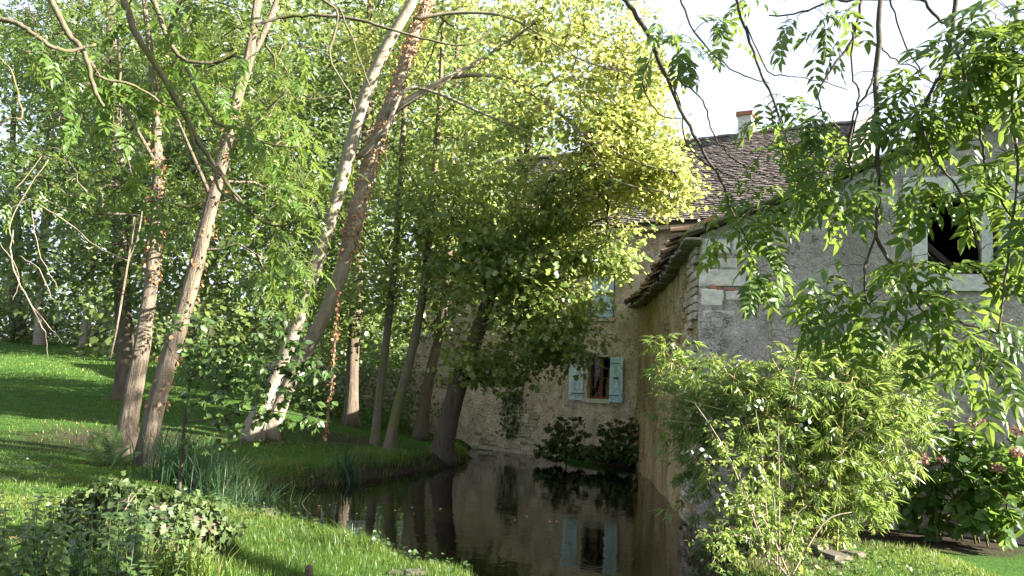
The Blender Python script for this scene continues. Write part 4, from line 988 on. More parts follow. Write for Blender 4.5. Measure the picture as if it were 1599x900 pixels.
brR = [
 [(978, 0, 4.6, 10), (1010, 50, 4.6, 10), (1035, 110, 4.6, 9), (1070, 185, 4.6, 7), (1100, 240, 4.6, 6), (1125, 280, 4.6, 5), (1145, 335, 4.6, 4), (1168, 380, 4.6, 3)],
 [(1018, 85, 4.6, 4), (1003, 130, 4.5, 4), (1030, 178, 4.5, 3), (1065, 186, 4.5, 2)], [(1035, 110, 4.6, 4), (1062, 160, 4.7, 3), (1068, 215, 4.7, 3), (1095, 250, 4.7, 3), (1135, 272, 4.7, 3)],
 [(1065, 130, 4.6, 4), (1098, 158, 4.5, 3), (1110, 200, 4.5, 3), (1135, 240, 4.5, 3), (1180, 268, 4.5, 2), (1225, 282, 4.5, 2)],
 [(1062, 0, 5.0, 5), (1085, 50, 5, 4), (1130, 100, 5, 3), (1170, 122, 5, 3), (1205, 130, 5, 2)],
 [(1150, 0, 4.4, 6), (1165, 50, 4.4, 6), (1180, 92, 4.4, 5), (1200, 140, 4.4, 5), (1235, 235, 4.4, 4), (1262, 300, 4.4, 3)],
 [(1165, 40, 4.4, 3), (1200, 110, 4.3, 3), (1255, 120, 4.3, 2), (1325, 140, 4.3, 2)],
 [(1376, 0, 3.9, 11), (1368, 120, 3.9, 11), (1370, 220, 3.9, 10), (1374, 300, 3.9, 9), (1370, 370, 3.9, 8), (1400, 425, 3.9, 7), (1430, 462, 3.9, 6), (1475, 492, 3.9, 5), (1530, 511, 3.9, 4), (1582, 500, 3.9, 3)],
 [(1371, 365, 3.9, 5), (1352, 410, 3.9, 5), (1350, 455, 3.9, 4), (1364, 487, 3.9, 3)], [(1415, 445, 3.9, 5), (1455, 505, 3.9, 4), (1492, 533, 3.9, 3), (1540, 536, 3.9, 2)],
 [(1345, 0, 4.2, 6), (1332, 60, 4.2, 6), (1300, 105, 4.2, 5), (1278, 150, 4.2, 4), (1290, 190, 4.2, 3)], [(1332, 50, 4.2, 5), (1330, 110, 4.2, 4), (1340, 150, 4.2, 4), (1330, 220, 4.2, 4), (1325, 270, 4.2, 3)],
 [(1365, 120, 3.9, 5), (1352, 150, 3.9, 5), (1335, 175, 3.9, 4), (1325, 230, 4, 4), (1330, 280, 4, 3)],
 [(1492, 0, 3.7, 10), (1485, 60, 3.7, 9), (1470, 110, 3.7, 8), (1448, 160, 3.7, 7), (1441, 195, 3.7, 6), (1462, 255, 3.7, 5), (1500, 300, 3.7, 5), (1525, 380, 3.7, 4), (1535, 430, 3.7, 4), (1572, 472, 3.7, 3)],
 [(1440, 0, 4.0, 7), (1470, 33, 4, 6), (1512, 50, 4, 6), (1560, 58, 4, 5), (1625, 60, 4, 4)], [(1490, 60, 3.6, 7), (1508, 130, 3.6, 6), (1525, 190, 3.6, 6), (1540, 260, 3.6, 5), (1572, 330, 3.6, 4), (1620, 370, 3.6, 3)],
 [(1390, 0, 4.4, 4), (1410, 60, 4.4, 3), (1440, 115, 4.4, 3), (1480, 150, 4.4, 2)], [(1370, 70, 3.9, 4), (1400, 95, 3.9, 3), (1440, 110, 3.9, 3)],
 [(1300, 0, 4.6, 5), (1250, 20, 4.6, 4), (1200, 25, 4.6, 3)],
 [(1590, 0, 3.5, 8), (1580, 120, 3.5, 7), (1590, 260, 3.5, 6), (1575, 380, 3.5, 5), (1560, 520, 3.5, 3)]]
rgR = [(1180, 330, 4.6, 80, 60, .4, 26), (1190, 410, 4.6, 70, 50, .3, 12), (1250, 220, 4.4, 80, 70, .4, 32), (1310, 290, 4.1, 70, 50, .35, 16), (1330, 450, 3.9, 70, 60, .3, 18), (1290, 480, 4.0, 30, 30, .2, 4),
       (1440, 430, 3.8, 70, 60, .35, 16), (1500, 510, 3.8, 80, 60, .35, 24), (1540, 100, 3.7, 70, 100, .4, 44), (1560, 70, 3.4, 70, 80, .3, 40), (1400, 170, 3.9, 60, 50, .3, 14), (1490, 270, 3.7, 50, 30, .3, 6), (1590, 320, 3.5, 30, 70, .3, 14), (1580, 260, 3.6, 40, 80, .4, 14), (1480, 190, 3.8, 50, 50, .35, 14), (1420, 290, 3.9, 40, 30, .3, 5),
       (1050, 55, 4.6, 60, 35, .3, 8), (1280, 30, 4.5, 70, 40, .4, 14), (1140, 30, 5.0, 50, 40, .4, 8), (1340, 220, 4, 50, 50, .3, 9), (1580, 420, 3.6, 30, 60, .3, 8), (1540, 580, 3.6, 50, 25, .2, 8), (1210, 160, 4.5, 40, 30, .3, 6), (1420, 90, 4.0, 30, 40, .2, 4)]
hanging_ash('ash_tree', 'ash tree whose leafy twigs hang down over the barn front', (7.6, 3.6), [((7.6, 3.6, 0), .34), ((7.4, 3.6, 2.5), .27), ((6.4, 3.6, 5), .22), ((4.6, 3.6, 7.0), .16), ((2.5, 3.6, 8.2), .09)], brR, rgR, M['ash'], 401, length=(.17, .25), thick=.78)
nash = [o for o in COL.objects if o.get('label') == 'ash tree whose leafy twigs hang down over the barn front'][0]
rng = np.random.default_rng(404); n = 150; d_ = unit(rng.normal(0, 1, (n, 3))) * (rng.uniform(.05, 1, n) ** .5)[:, None]
cs = np.array([10.0, 8.2, 8.3]) + d_ * np.array([2.4, 1.7, 1.9])  # unseen crown beside the barn, added to shade the left trunks and mid lawn
lp, lr = catmull([Vector((7.2, 3.6, 3.2)), Vector((7.8, 4.4, 5.0)), Vector((9.0, 6.2, 6.8)), Vector((10.0, 8.2, 8.8))], [.17, .14, .1, .05], 6)
q = MB(); q.tube(lp, lr, 8, True, .06); q.build('limb', M['bark_rough'], nash, True)  # limb added to carry the unseen shading crown
q = MB()
for pts, rad in grow([lp], cs, .008, rng): q.tube(pts, rad, 4, False)
tag(q.build('branchwork', M['bark_rough'], nash, True), kind='stuff')
V_, F_, var = cloud(cs, .5 * rng.uniform(.7, 1.25, n), 10, 'pinnate', .26, 405, .5); mesh_np('crown', V_, F_, M['ash_mid'], nash, var)  # leaves of the added out-of-view crown, placed for the shade they cast
brL = [
 [(192, 0, 5.4, 17), (215, 58, 5.4, 15), (250, 112, 5.4, 15), (285, 175, 5.5, 13), (312, 225, 5.6, 11), (345, 275, 5.7, 8), (385, 325, 5.8, 6)],
 [(80, 0, 5.0, 15), (108, 55, 5, 13), (130, 80, 5, 12), (150, 145, 5.1, 9), (162, 165, 5.1, 6)], [(-10, 28, 4.8, 14), (30, 38, 4.8, 12), (60, 60, 4.8, 10), (100, 78, 4.9, 8), (150, 70, 5.0, 6)],
 [(240, 0, 5.6, 12), (255, 45, 5.6, 12), (275, 82, 5.6, 10), (300, 98, 5.6, 8), (340, 95, 5.6, 7), (370, 78, 5.6, 5)], [(285, 0, 5.3, 7), (265, 40, 5.4, 7), (262, 60, 5.4, 6)],
 [(290, 105, 5.5, 9), (320, 165, 5.5, 8), (342, 195, 5.5, 7), (375, 200, 5.6, 6), (420, 225, 5.6, 4), (470, 230, 5.6, 3)], [(290, 180, 5.5, 8), (310, 240, 5.6, 8), (335, 265, 5.6, 7), (345, 300, 5.6, 6), (400, 330, 5.6, 4)],
 [(150, 120, 5.1, 7), (210, 135, 5.2, 6), (260, 165, 5.3, 5), (310, 180, 5.4, 3)], [(185, 60, 5.3, 6), (187, 120, 5.3, 6), (175, 155, 5.3, 5)],
 [(185, 120, 5.3, 4), (190, 200, 5.3, 3), (205, 270, 5.3, 2)], [(340, 260, 5.7, 6), (370, 310, 5.8, 7), (420, 350, 5.8, 6), (460, 345, 5.8, 4), (490, 310, 5.8, 3)],
 [(400, 42, 6.6, 9), (435, 28, 6.6, 8), (500, 24, 6.6, 8), (560, 32, 6.6, 7), (640, 55, 6.6, 6), (725, 72, 6.6, 4), (770, 40, 6.6, 3)], [(505, 0, 6.4, 7), (528, 25, 6.4, 6), (515, 90, 6.4, 5), (545, 145, 6.4, 4), (555, 175, 6.4, 3)],
 [(528, 10, 6.4, 5), (550, 60, 6.4, 4), (575, 130, 6.4, 3), (585, 150, 6.4, 2)], [(-10, 200, 4.6, 7), (15, 185, 4.6, 6), (35, 180, 4.6, 5), (20, 120, 4.6, 4), (0, 90, 4.6, 4)]]
rgL = [(260, 110, 5.6, 100, 80, .6, 22), (190, 170, 5.4, 70, 80, .5, 16), (420, 220, 5.8, 60, 80, .5, 16), (300, 40, 5.6, 110, 50, .5, 16), (430, 330, 5.9, 60, 60, .5, 14), (440, 410, 6.0, 60, 50, .4, 12), (200, 300, 5.6, 60, 50, .5, 8), (110, 110, 5.1, 80, 80, .5, 14), (440, 120, 6.4, 80, 60, .4, 12)]
hanging_ash('ash_tree', 'ash tree whose lichened branches reach across the lawn view', (-6.4, 3.2), [((-6.4, 3.2, 0), .36), ((-6.2, 3.4, 2.5), .29), ((-5.4, 3.9, 5), .23), ((-4.2, 4.5, 6.8), .16), ((-2.6, 5.2, 7.8), .09)], brL, rgL, M['ash'], 431, length=(.17, .25), bark=M['bark_moss'], thick=.7)
# dry dead twigs hanging at the lawn side
dry = [[(20, 360, 5.2, 4), (18, 410, 5.2, 5), (45, 470, 5.2, 5), (70, 520, 5.2, 3), (74, 560, 5.2, 2)], [(75, 250, 5.2, 4), (40, 300, 5.2, 4), (15, 350, 5.2, 4), (20, 380, 5.2, 4)], [(60, 320, 5.2, 3), (110, 350, 5.3, 4), (150, 385, 5.3, 4), (200, 408, 5.3, 3)],
       [(30, 400, 5.2, 3), (60, 420, 5.2, 3), (85, 470, 5.2, 3), (105, 465, 5.2, 2)], [(50, 330, 5.2, 3), (60, 390, 5.2, 3), (90, 450, 5.2, 2)], [(45, 470, 5.2, 3), (75, 510, 5.2, 3), (98, 535, 5.2, 2)], [(0, 380, 5.1, 3), (30, 430, 5.1, 2), (20, 470, 5.1, 2)], [(20, 300, 5.2, 4), (60, 250, 5.2, 4), (90, 190, 5.2, 5), (112, 130, 5.1, 5), (120, 75, 5.0, 6)]]
dt = empty('dead_branch', P(20, 300, 5.2), 'bare dry dead branch hanging over the far lit lawn', 'branch'); r = random.Random(5)
for br in dry:
    pts, rad = catmull([P(*p[:3]) for p in br], [p[3] * .22 * p[2] / FPX for p in br], 5)
    q = MB(); q.tube([p + Vector((r.uniform(-.006, .006), 0, r.uniform(-.006, .006))) for p in pts], rad, 5, True, .1, r); q.build('twig', M['drytwig'], dt, True)
# ------------------------------------------------------------------ ivy on stems, dead strand
def along(trunk, lo, hi, n, r, D, side=None):
    pts, rad = trunk_path(*trunk); out = []
    for k in range(n):
        i = r.uniform(lo, hi) * (len(pts) - 1); j = int(i); p = pts[j].lerp(pts[min(j + 1, len(pts) - 1)], i - j)
        an = r.uniform(0, 6.28); nr = Vector((math.cos(an), math.sin(an), 0)); out.append((p + nr * (rad[j] + r.uniform(0, .06)), nr))
    return out
rng = np.random.default_rng(91)
T2 = ([(428, 655, 33), (463, 575, 30), (503, 500, 29), (538, 410, 31), (560, 320, 38), (585, 230, 36), (615, 150, 30), (645, 60, 26), (668, 0, 22), (705, -110, 16)], 16.4, 15.6)
WSC = .70
lst = along(T2, .34, .96, 1700, random.Random(6), 16)
pos = np.array([np_of(p) for p, _ in lst]); nr = np.array([np_of(v) for _, v in lst])
V_, F_ = stamp(T_broad(.4), pos, np.array([0, 0, -1.]) + nr * .5 + rng.normal(0, .4, pos.shape), nr + rng.normal(0, .4, pos.shape), rng.uniform(.03, .075, len(pos)))
iv = mesh_np('dead_ivy', V_, F_, M['deadivy'], None, np.repeat(rng.uniform(0, 1, len(pos)), 4)); tag(iv, 'rust-brown dead ivy clinging to the twin-stemmed tree', 'ivy', kind='stuff')
T3 = ([(228, 728, 56), (238, 660, 44), (262, 570, 44), (292, 470, 40), (318, 370, 36), (345, 260, 32), (372, 150, 28), (388, 95, 26), (402, 0, 20), (412, -120, 16)], 12.6, 13.2)
WSC = .62
lst = along(T3, .12, .62, 150, random.Random(7), 12); T4 = ([(196, 700, 46), (204, 640, 40), (222, 540, 38), (236, 440, 32), (243, 350, 29), (246, 250, 24), (240, 130, 18)], 13.3, 14.0)
lst += along(T4, .5, .95, 260, random.Random(8), 13)
pos = np.array([np_of(p) for p, _ in lst]); nr = np.array([np_of(v) for _, v in lst])
V_, F_ = stamp(T_broad(.4), pos, np.array([0, 0, -1.]) + nr * .5 + rng.normal(0, .4, pos.shape), nr + rng.normal(0, .4, pos.shape), rng.uniform(.05, .09, len(pos)))
tag(mesh_np('dry_ivy', V_, F_, M['deadivy'], None, np.repeat(rng.uniform(0, .8, len(pos)), 4)), 'dry brown ivy leaves hanging on the ash stems', 'ivy', kind='stuff')
# hanging strand
sp, sr_ = catmull([P(530, 450, 15.6), P(524, 520, 15.6), P(520, 580, 15.6), P(513, 640, 15.6), P(508, 692, 15.6)], [.012] * 5, 6)
hv = empty('hanging_vine', P(508, 692, 15.6), 'strand of dead brown ivy dangling above the bank', 'vine')
q = MB(); q.tube(sp, sr_, 4); q.build('stem', M['drytwig'], hv)
n = 230; i = rng.uniform(0, len(sp) - 1, n); pos = np.array([np_of(sp[int(k)].lerp(sp[min(int(k) + 1, len(sp) - 1)], k % 1)) for k in i]) + rng.normal(0, .025, (n, 3))
V_, F_ = stamp(T_broad(.4), pos, np.array([0, 0, -1.]) + rng.normal(0, .5, (n, 3)), rng.normal(0, 1, (n, 3)), rng.uniform(.04, .08, n)); mesh_np('foliage', V_, F_, M['deadivy'], hv, np.repeat(rng.uniform(0, 1, n), 4))
# liana beside the ash
q = MB(); pts, rad = catmull([P(172, 562, 12.4), P(183, 510, 12.4), P(193, 450, 12.6), P(203, 390, 12.8), P(210, 340, 13)], [.012, .016, .02, .02, .022], 6); q.tube(pts, rad, 6, True, .15)
pts, rad = catmull([P(200, 410, 12.8), P(215, 370, 12.8), P(222, 330, 13)], [.01, .014, .01], 6); q.tube(pts, rad, 6, True, .15)
tag(q.build('hanging_vine', M['bark_rough'], None, True), 'thin twisted ivy stem dangling next to the ash trunk', 'vine')
# ivy creeper below the round hole
r = random.Random(4); pos = []; nr = []
for k in range(330):
    px = 800 + r.gauss(0, 8) - 8 * math.sin(k); py = 612 + 70 * r.random() ** 1.6; a, z = HW.at(px + (py - 660) * -.05, py); p = HW(a, -.03 - r.random() * .08, z); pos.append(np_of(p)); nr.append(np_of(-HW.v))
pos = np.array(pos); nr = np.array(nr)
V_, F_ = stamp(T_lobed(), pos, np.array([0, 0, -1.]) + rng.normal(0, .4, pos.shape), nr + rng.normal(0, .4, pos.shape), rng.uniform(.05, .09, len(pos)))
tag(mesh_np('wall_ivy', V_, F_, M['dark_leaf'], None, np.repeat(rng.uniform(0, .6, len(pos)), 6)), 'dark ivy trailing down the house wall below the round hole', 'ivy')

# ------------------------------------------------------------------ shrubs and plants
def leafy(name, label, cat, base, stems, regions, tmpl, mat, size, seed, nobj, per, stemmat, rbase=.003, group=None, droop=.5, upb=.6, leafname='leaf'):
    rng = np.random.default_rng(seed); r = random.Random(seed)
    o = empty(name, base, label, cat, group); allp = []
    for st in stems:
        pts, rad = catmull([p for p, _ in st], [q for _, q in st], 4); q = MB(); q.tube(pts, rad, 6, True, .05, r); q.build('stem', stemmat, o, True); allp.append(pts)
    cs = np.concatenate([blob(*b, rng) for b in regions]); cs[:, 2] = np.maximum(cs[:, 2], .12)
    q = MB()
    ch = grow(allp, cs, rbase, rng, .05, 1)
    for pts, rad in ch: q.tube(pts, rad, 4, False)
    tag(q.build('twigs', stemmat, o, True), kind='stuff')
    V_, F_ = tmpl
    meshes = []
    for k in range(4):
        me = bpy.data.meshes.new(leafname); vv = V_ + rng.normal(0, .02, V_.shape) * np.array([1, .3, 1]); me.from_pydata([tuple(v) for v in vv], [], [list(f) for f in F_]); me.materials.append(mat)
        at = me.attributes.new('var', 'FLOAT', 'FACE'); at.data.foreach_set('value', np.full(len(F_), .15 + .2 * k, np.float32)); me.update(); meshes.append(me)
    fr_ = []
    for pts, _ in ch:
        e = Vector(pts[-1]); d = (e - Vector(pts[-2])).normalized(); n_ = per
        for k in range(n_):
            ax = (d * .4 + Vector((r.gauss(0, .7), r.gauss(0, .7), -droop + r.gauss(0, .35)))).normalized()
            up = Vector((r.gauss(0, .4), r.gauss(0, .4) - .2, upb)); sd_ = ax.cross(up)
            if sd_.length < 1e-3: continue
            sd_.normalize(); up = sd_.cross(ax)
            t = r.random() * .5; fr_.append((e - d * t * .15 + Vector((r.gauss(0, .012), r.gauss(0, .012), r.gauss(0, .012))), ax, sd_, up, size * r.uniform(.6, 1.25)))
    fr_.sort(key=lambda f: f[0].y + r.uniform(-.4, .4))
    for (e, ax, sd_, up, s) in fr_[:nobj]:
        inst(leafname, r.choice(meshes), Matrix.Translation(e) @ Matrix((sd_, ax, up)).transposed().to_4x4() @ Matrix.Scale(s, 4), o)
    rest = fr_[nobj:]
    if rest:
        VV, FF = stamp(tmpl, np.array([f[0] for f in rest]), np.array([f[1] for f in rest]), np.array([f[3] for f in rest]), np.array([f[4] for f in rest]))
        tag(mesh_np('foliage', VV, FF, mat, o, np.repeat(np.clip(rng.normal(.45, .2, len(rest)), 0, 1), len(F_))), kind='stuff')
    return o
# sapling with broad leaves at the pond side
b = P(280, 768, 10.3); bz = gz(b.x, b.y); S = lambda *a: P(*a)
leafy('sapling', 'young broad-leaved sapling with a thin stem beside the reeds', 'sapling', (b.x, b.y, bz),
      [[(Vector((b.x, b.y, bz - .1)), .028), (S(286, 690, 10.3), .024), (S(292, 630, 10.3), .02), (S(302, 580, 10.3), .015), (S(330, 510, 10.2), .008)], [(S(292, 640, 10.3), .014), (S(340, 610, 10.1), .011), (S(420, 580, 9.9), .008), (S(500, 560, 9.8), .004)], [(S(290, 660, 10.3), .012), (S(330, 655, 10.1), .009), (S(400, 640, 10), .007), (S(500, 655, 9.9), .003)],
       [(S(300, 590, 10.3), .01), (S(370, 540, 10), .008), (S(440, 500, 9.9), .004)], [(S(300, 590, 10.3), .009), (S(262, 540, 10.2), .006), (S(262, 500, 10.2), .003)]],
      [(330, 550, 10.1, 70, 60, .4, 60), (420, 560, 9.9, 80, 60, .4, 60), (380, 630, 10, 100, 45, .4, 60), (480, 600, 9.8, 55, 55, .3, 30), (300, 500, 10.2, 40, 30, .3, 10), (440, 500, 9.9, 50, 30, .3, 10), (470, 660, 9.9, 40, 20, .2, 8), (340, 690, 10.1, 70, 20, .3, 10)],
      T_broad(.32), M['elder'], .105, 501, 300, 6, M['twig'], .0022)
# hydrangea
b = P(1510, 850, 9.9); bz = gz(b.x, b.y)
stems = []; r = random.Random(12)
for k in range(12):
    px = r.uniform(1430, 1610); py = r.uniform(690, 780); a = Vector((b.x + r.uniform(-.5, .5), b.y + r.uniform(-.2, .2), bz)); t = P(px, py, r.uniform(9.2, 10.1)); stems.append([(a, .012), (a.lerp(t, .5) + Vector((0, 0, .15)), .010), (t, .006)])
hy = leafy('hydrangea', 'leafy hydrangea with faded pink heads against the barn wall', 'shrub', (b.x, b.y, bz), stems,
      [(1520, 760, 9.7, 90, 70, .5, 130), (1440, 770, 9.9, 60, 60, .4, 50), (1580, 740, 9.5, 50, 70, .5, 60), (1500, 690, 9.8, 60, 30, .4, 30), (1560, 820, 9.4, 60, 30, .4, 30)],
      T_broad(.36), M['hydra'], .15, 511, 300, 4, M['stemgreen'], .003)
r = random.Random(14); rng = np.random.default_rng(14)
for (px, py) in ((1437, 718), (1470, 720), (1526, 661), (1588, 674), (1587, 708), (1558, 733), (1575, 775), (1597, 745)):
    c = np_of(P(px, py, r.uniform(9.1, 9.6))); n = 70; d = unit(rng.normal(0, 1, (n, 3)) + np.array([0, -.2, .5])); rd = .075 * r.uniform(.7, 1.2)
    pos = c + d * rd * np.array([1.25, 1.25, .85]); V_, F_ = stamp(T_broad(.5), pos - d * .004, unit(rng.normal(0, 1, (n, 3))), d, .034)
    h = mesh_np('flower_head', V_, F_, M['petal'], hy, np.repeat(np.clip(rng.normal(r.uniform(.2, .7), .15, n), 0, 1), 4))
    q = MB(); e = Vector(c); q.tube([e - Vector((0, 0, .03)), e - Vector((0, -.03, .3))], [.004, .006], 4); q.build('stalk', M['stemgreen'], hy)
# bamboo
b = P(1235, 868, 9.0); bz = gz(b.x, b.y); stems = []; r = random.Random(15)
for k in range(34):
    a = Vector((b.x + r.gauss(0, .25), b.y + r.gauss(0, .25), bz - .05)); px = r.uniform(1020, 1440); py = r.uniform(545, 620) + abs(px - 1240) * .25; t = P(px, py, r.uniform(8.3, 9.9)); m_ = a.lerp(t, .55) + Vector((0, 0, .45)) - Vector(((t.x - a.x) * .22, 0, 0))
    stems.append([(a, .011), (a.lerp(m_, .5), .010), (m_, .008), (t, .004)])
def T_spray(n=8, seed=0):
    rr = np.random.default_rng(seed); Vs, Fs = [], []; k = 0
    for i in range(n):
        an = (i / (n - 1) - .5) * 2.0; pos = np.array([[0, .15 + .5 * rr.random(), 0]]); ax = np.array([[math.sin(an) * .9, math.cos(an * .8), -.25 + rr.normal(0, .2)]])
        v, f = stamp(T_lance(.07), pos, ax, np.array([[0, 0, 1.]]) + rr.normal(0, .3, (1, 3)), .62 * rr.uniform(.7, 1.2)); Vs.append(v); Fs.append(f + k); k += len(v)
    return np.concatenate(Vs), np.concatenate(Fs)
leafy('bamboo', 'large feathery bamboo clump at the corner of the barn', 'bamboo', (b.x, b.y, bz), stems,
      [(1250, 620, 8.9, 140, 70, .7, 340), (1340, 660, 8.8, 110, 90, .7, 330), (1150, 620, 9.1, 100, 70, .6, 210), (1075, 620, 9.4, 60, 100, .5, 130), (1400, 600, 8.9, 75, 70, .5, 190), (1230, 730, 8.6, 130, 90, .6, 260), (1090, 730, 9.3, 60, 90, .4, 80), (1350, 750, 8.7, 70, 50, .4, 80), (1200, 810, 8.4, 90, 50, .4, 120), (1320, 800, 8.6, 60, 40, .3, 50), (1300, 550, 9, 110, 30, .4, 90), (1030, 550, 9.6, 28, 50, .3, 20), (1420, 545, 9.0, 50, 35, .4, 40)],
      T_spray(8, 3), M['bamboo'], .21, 521, 300, 2, M['cane'], .0016, droop=.35, leafname='leaf_spray')
# bamboo stray shoots near the hydrangea
b2 = P(1500, 800, 10.2)
leafy('bamboo', 'small bamboo shoot rising over the hydrangea', 'bamboo', (b2.x, b2.y, gz(b2.x, b2.y)), [[(Vector((b2.x, b2.y, gz(b2.x, b2.y))), .006), (P(1495, 700, 10.1), .005), (P(1490, 655, 10), .003)]], [(1490, 665, 10, 60, 18, .2, 14)], T_spray(8, 4), M['bamboo'], .2, 523, 30, 2, M['cane'], .0016, leafname='leaf_spray')
# briar shrub in front
b = P(1225, 900, 7.3); bz = gz(b.x, b.y); r = random.Random(16); stems = []
for (px, py, D) in ((1085, 630, 7.3), (1120, 690, 7.2), (1180, 640, 7.4), (1215, 660, 7.3), (1150, 780, 7.0), (1260, 790, 7.3), (1330, 800, 7.4), (1110, 840, 6.9), (1205, 760, 7.2)):
    a = Vector((b.x + r.gauss(0, .08), b.y + r.gauss(0, .08), bz - .05)); t = P(px, py, D); m_ = a.lerp(t, .55) + Vector((0, 0, .18)); stems.append([(a, .010), (m_, .007), (t, .0025)])
leafy('briar_shrub', 'thin straggling shrub with pale leaves in front of the bamboo', 'shrub', (b.x, b.y, bz), stems,
      [(1130, 700, 7.2, 40, 60, .2, 40), (1180, 780, 7.1, 70, 70, .3, 110), (1130, 850, 6.9, 50, 40, .3, 70), (1230, 850, 7.1, 60, 50, .3, 60), (1200, 690, 7.3, 40, 50, .2, 30)],
      T_broad(.3), M['bamboo'], .05, 531, 300, 4, M['drytwig'], .0016)
rng = np.random.default_rng(3); tips = [P(*q) for q in ((1083, 702, 7.2), (1108, 716, 7.2), (1178, 633, 7.3), (1186, 632, 7.3), (1125, 770, 7.1), (1132, 785, 7.1), (1143, 800, 7), (1258, 665, 7.3))]
pl = empty('pale_leaf_sprig', tips[0], 'sprig of silvery white leaf undersides on the straggling shrub', 'leaf sprig')
for t in tips:
    pos = np.array([np_of(t)] * 3) + rng.normal(0, .02, (3, 3)); V_, F_ = stamp(T_broad(.35), pos, rng.normal(0, 1, (3, 3)), np.array([.3, -1, .2]) + rng.normal(0, .3, (3, 3)), .05); mesh_np('leaf', V_, F_, M['whiteleaf'], pl, np.full(len(F_), .5))
# shrubs at the foot of the house
for (lab, regs, seed, mt, bp) in (('dark rounded shrub under the blue-shuttered window', [(885, 680, 19.9, 40, 34, .5, 90), (868, 704, 19.7, 44, 16, .5, 70), (915, 706, 19.6, 34, 14, .4, 40)], 541, 'dark_leaf', (885, 720, 20.1)), ('dim rose bush where the house meets the barn', [(965, 685, 19.6, 36, 30, .5, 80), (955, 708, 19.3, 50, 16, .4, 90), (985, 665, 19.6, 14, 16, .3, 16)], 543, 'dark_leaf', (960, 720, 19.9))):
    b = P(*bp); a = Vector((b.x, b.y, gz(b.x, b.y)))
    so = leafy('shrub', lab, 'shrub', a, [[(a, .02), (P(regs[0][0], regs[0][1] + 10, regs[0][2]), .015), (P(regs[0][0], regs[0][1] - 15, regs[0][2]), .008)]], regs, T_broad(.38), M[mt], .085, seed, 0, 26, M['twig'], .003)
    rng = np.random.default_rng(seed)
    for k in range(9):
        c = P(regs[0][0] + rng.uniform(-30, 30), regs[0][1] - rng.uniform(5, 30), regs[0][2] - .4); n = 8; V_, F_ = stamp(T_broad(.5), np_of(c) + rng.normal(0, .025, (n, 3)), rng.normal(0, 1, (n, 3)), rng.normal(0, 1, (n, 3)) + np.array([0, -1, .5]), .05); mesh_np('flower', V_, F_, M['petal'], so, np.full(len(F_), .5))
# blades: reeds, irises, grass tufts
def blades(pos, ln, wd_, seed, lean=.5, seg=4, out=None):
    r = np.random.default_rng(seed); n = len(pos); ln = np.broadcast_to(ln, (n,)) * r.uniform(.6, 1.15, n); an = r.uniform(0, 2 * np.pi, n)
    d = np.stack([np.cos(an), np.sin(an), np.zeros(n)], -1)
    if out is not None: d = unit(d * .7 + out)
    le = r.uniform(.1, 1, n) * lean; s = np.stack([-d[:, 1], d[:, 0], np.zeros(n)], -1)
    face = r.uniform(0, np.pi, n); s = s * np.cos(face)[:, None] + d * np.sin(face)[:, None] * .6
    Vs = []
    for k in range(seg + 1):
        t = k / seg; c = pos + d * (ln * le * t * t)[:, None] + np.array([0, 0, 1.]) * (ln * (t - .35 * le * t ** 3))[:, None]
        w2 = (wd_ * (1 - t ** 1.6) * (.6 + .8 * min(t * 3, 1) * (1 - .4 * t)))
        if k < seg: Vs += [c - s * w2, c + s * w2]
        else: Vs += [c]
    V_ = np.stack(Vs, 1); m_ = V_.shape[1]; f = []
    for k in range(seg - 1): f += [(2 * k, 2 * k + 1, 2 * k + 3), (2 * k, 2 * k + 3, 2 * k + 2)]
    f.append((2 * seg - 2, 2 * seg - 1, 2 * seg)); f = np.array(f)
    F_ = (np.arange(n) * m_)[:, None, None] + f[None]
    big = .16 * Noise(seed + 3, 12, .8, 3.5)(pos)
    return V_.reshape(-1, 3), F_.reshape(-1, 3), np.repeat(np.clip(r.normal(.45, .2, n) + big, 0, 1), len(f))
def clump(name, label, cat, px, py, D, n, spread, ln, wd_, mat, seed, lean=.6, group=None):
    r = np.random.default_rng(seed); c = P(px, py, D); xy = np.stack([c.x + r.normal(0, spread[0], n), c.y + r.normal(0, spread[1], n)], -1)
    pos = np.column_stack([xy, ground_z(xy[:, 0], xy[:, 1]) - .02]); V_, F_, var = blades(pos, ln, wd_, seed + 1, lean, 5)
    o = empty(name, (c.x, c.y, gz(c.x, c.y)), label, cat, group); mesh_np('blades', V_, F_, mat, o, var); return o
clump('reed_bed', 'tall dark green reeds drooping into the pond beside the sapling', 'reeds', 355, 775, 11.6, 1500, (.5, .32), 1.1, .008, M['sedge'], 601, .9)
clump('reed_bed', 'thin reeds at the sapling foot', 'reeds', 300, 760, 11.8, 240, (.2, .25), .85, .007, M['sedge'], 603, .8)
clump('iris_clump', 'upright iris leaves at the water edge below the slender stems', 'iris', 545, 752, 14.3, 46, (.12, .12), .75, .014, M['sedge'], 605, .5)
clump('iris_clump', 'short iris leaves along the barn wall foot', 'iris', 1012, 800, 9.9, 26, (.08, .1), .5, .012, M['sedge'], 607, .8)
clump('grass_tuft', 'sunlit grass tuft leaning over the near pond edge', 'grass', 530, 850, 8.0, 60, (.1, .08), .3, .006, M['grass'], 609, .9)
clump('grass_tuft', 'pale wispy grass tuft growing in front of the ivy mound', 'grass', 250, 870, 6.2, 260, (.25, .1), .46, .006, M['grass'], 611, 1.0)
clump('grass_tuft', 'small grass tuft hanging over the pond edge by the flat stones', 'grass', 725, 885, 6.8, 50, (.12, .06), .22, .005, M['grass'], 613, .9)
c = clump('iris_leaf', 'single broad iris blade standing up before the ivy mound', 'iris', 52, 860, 6.0, 3, (.01, .01), .58, .017, M['sedge'], 615, .12)
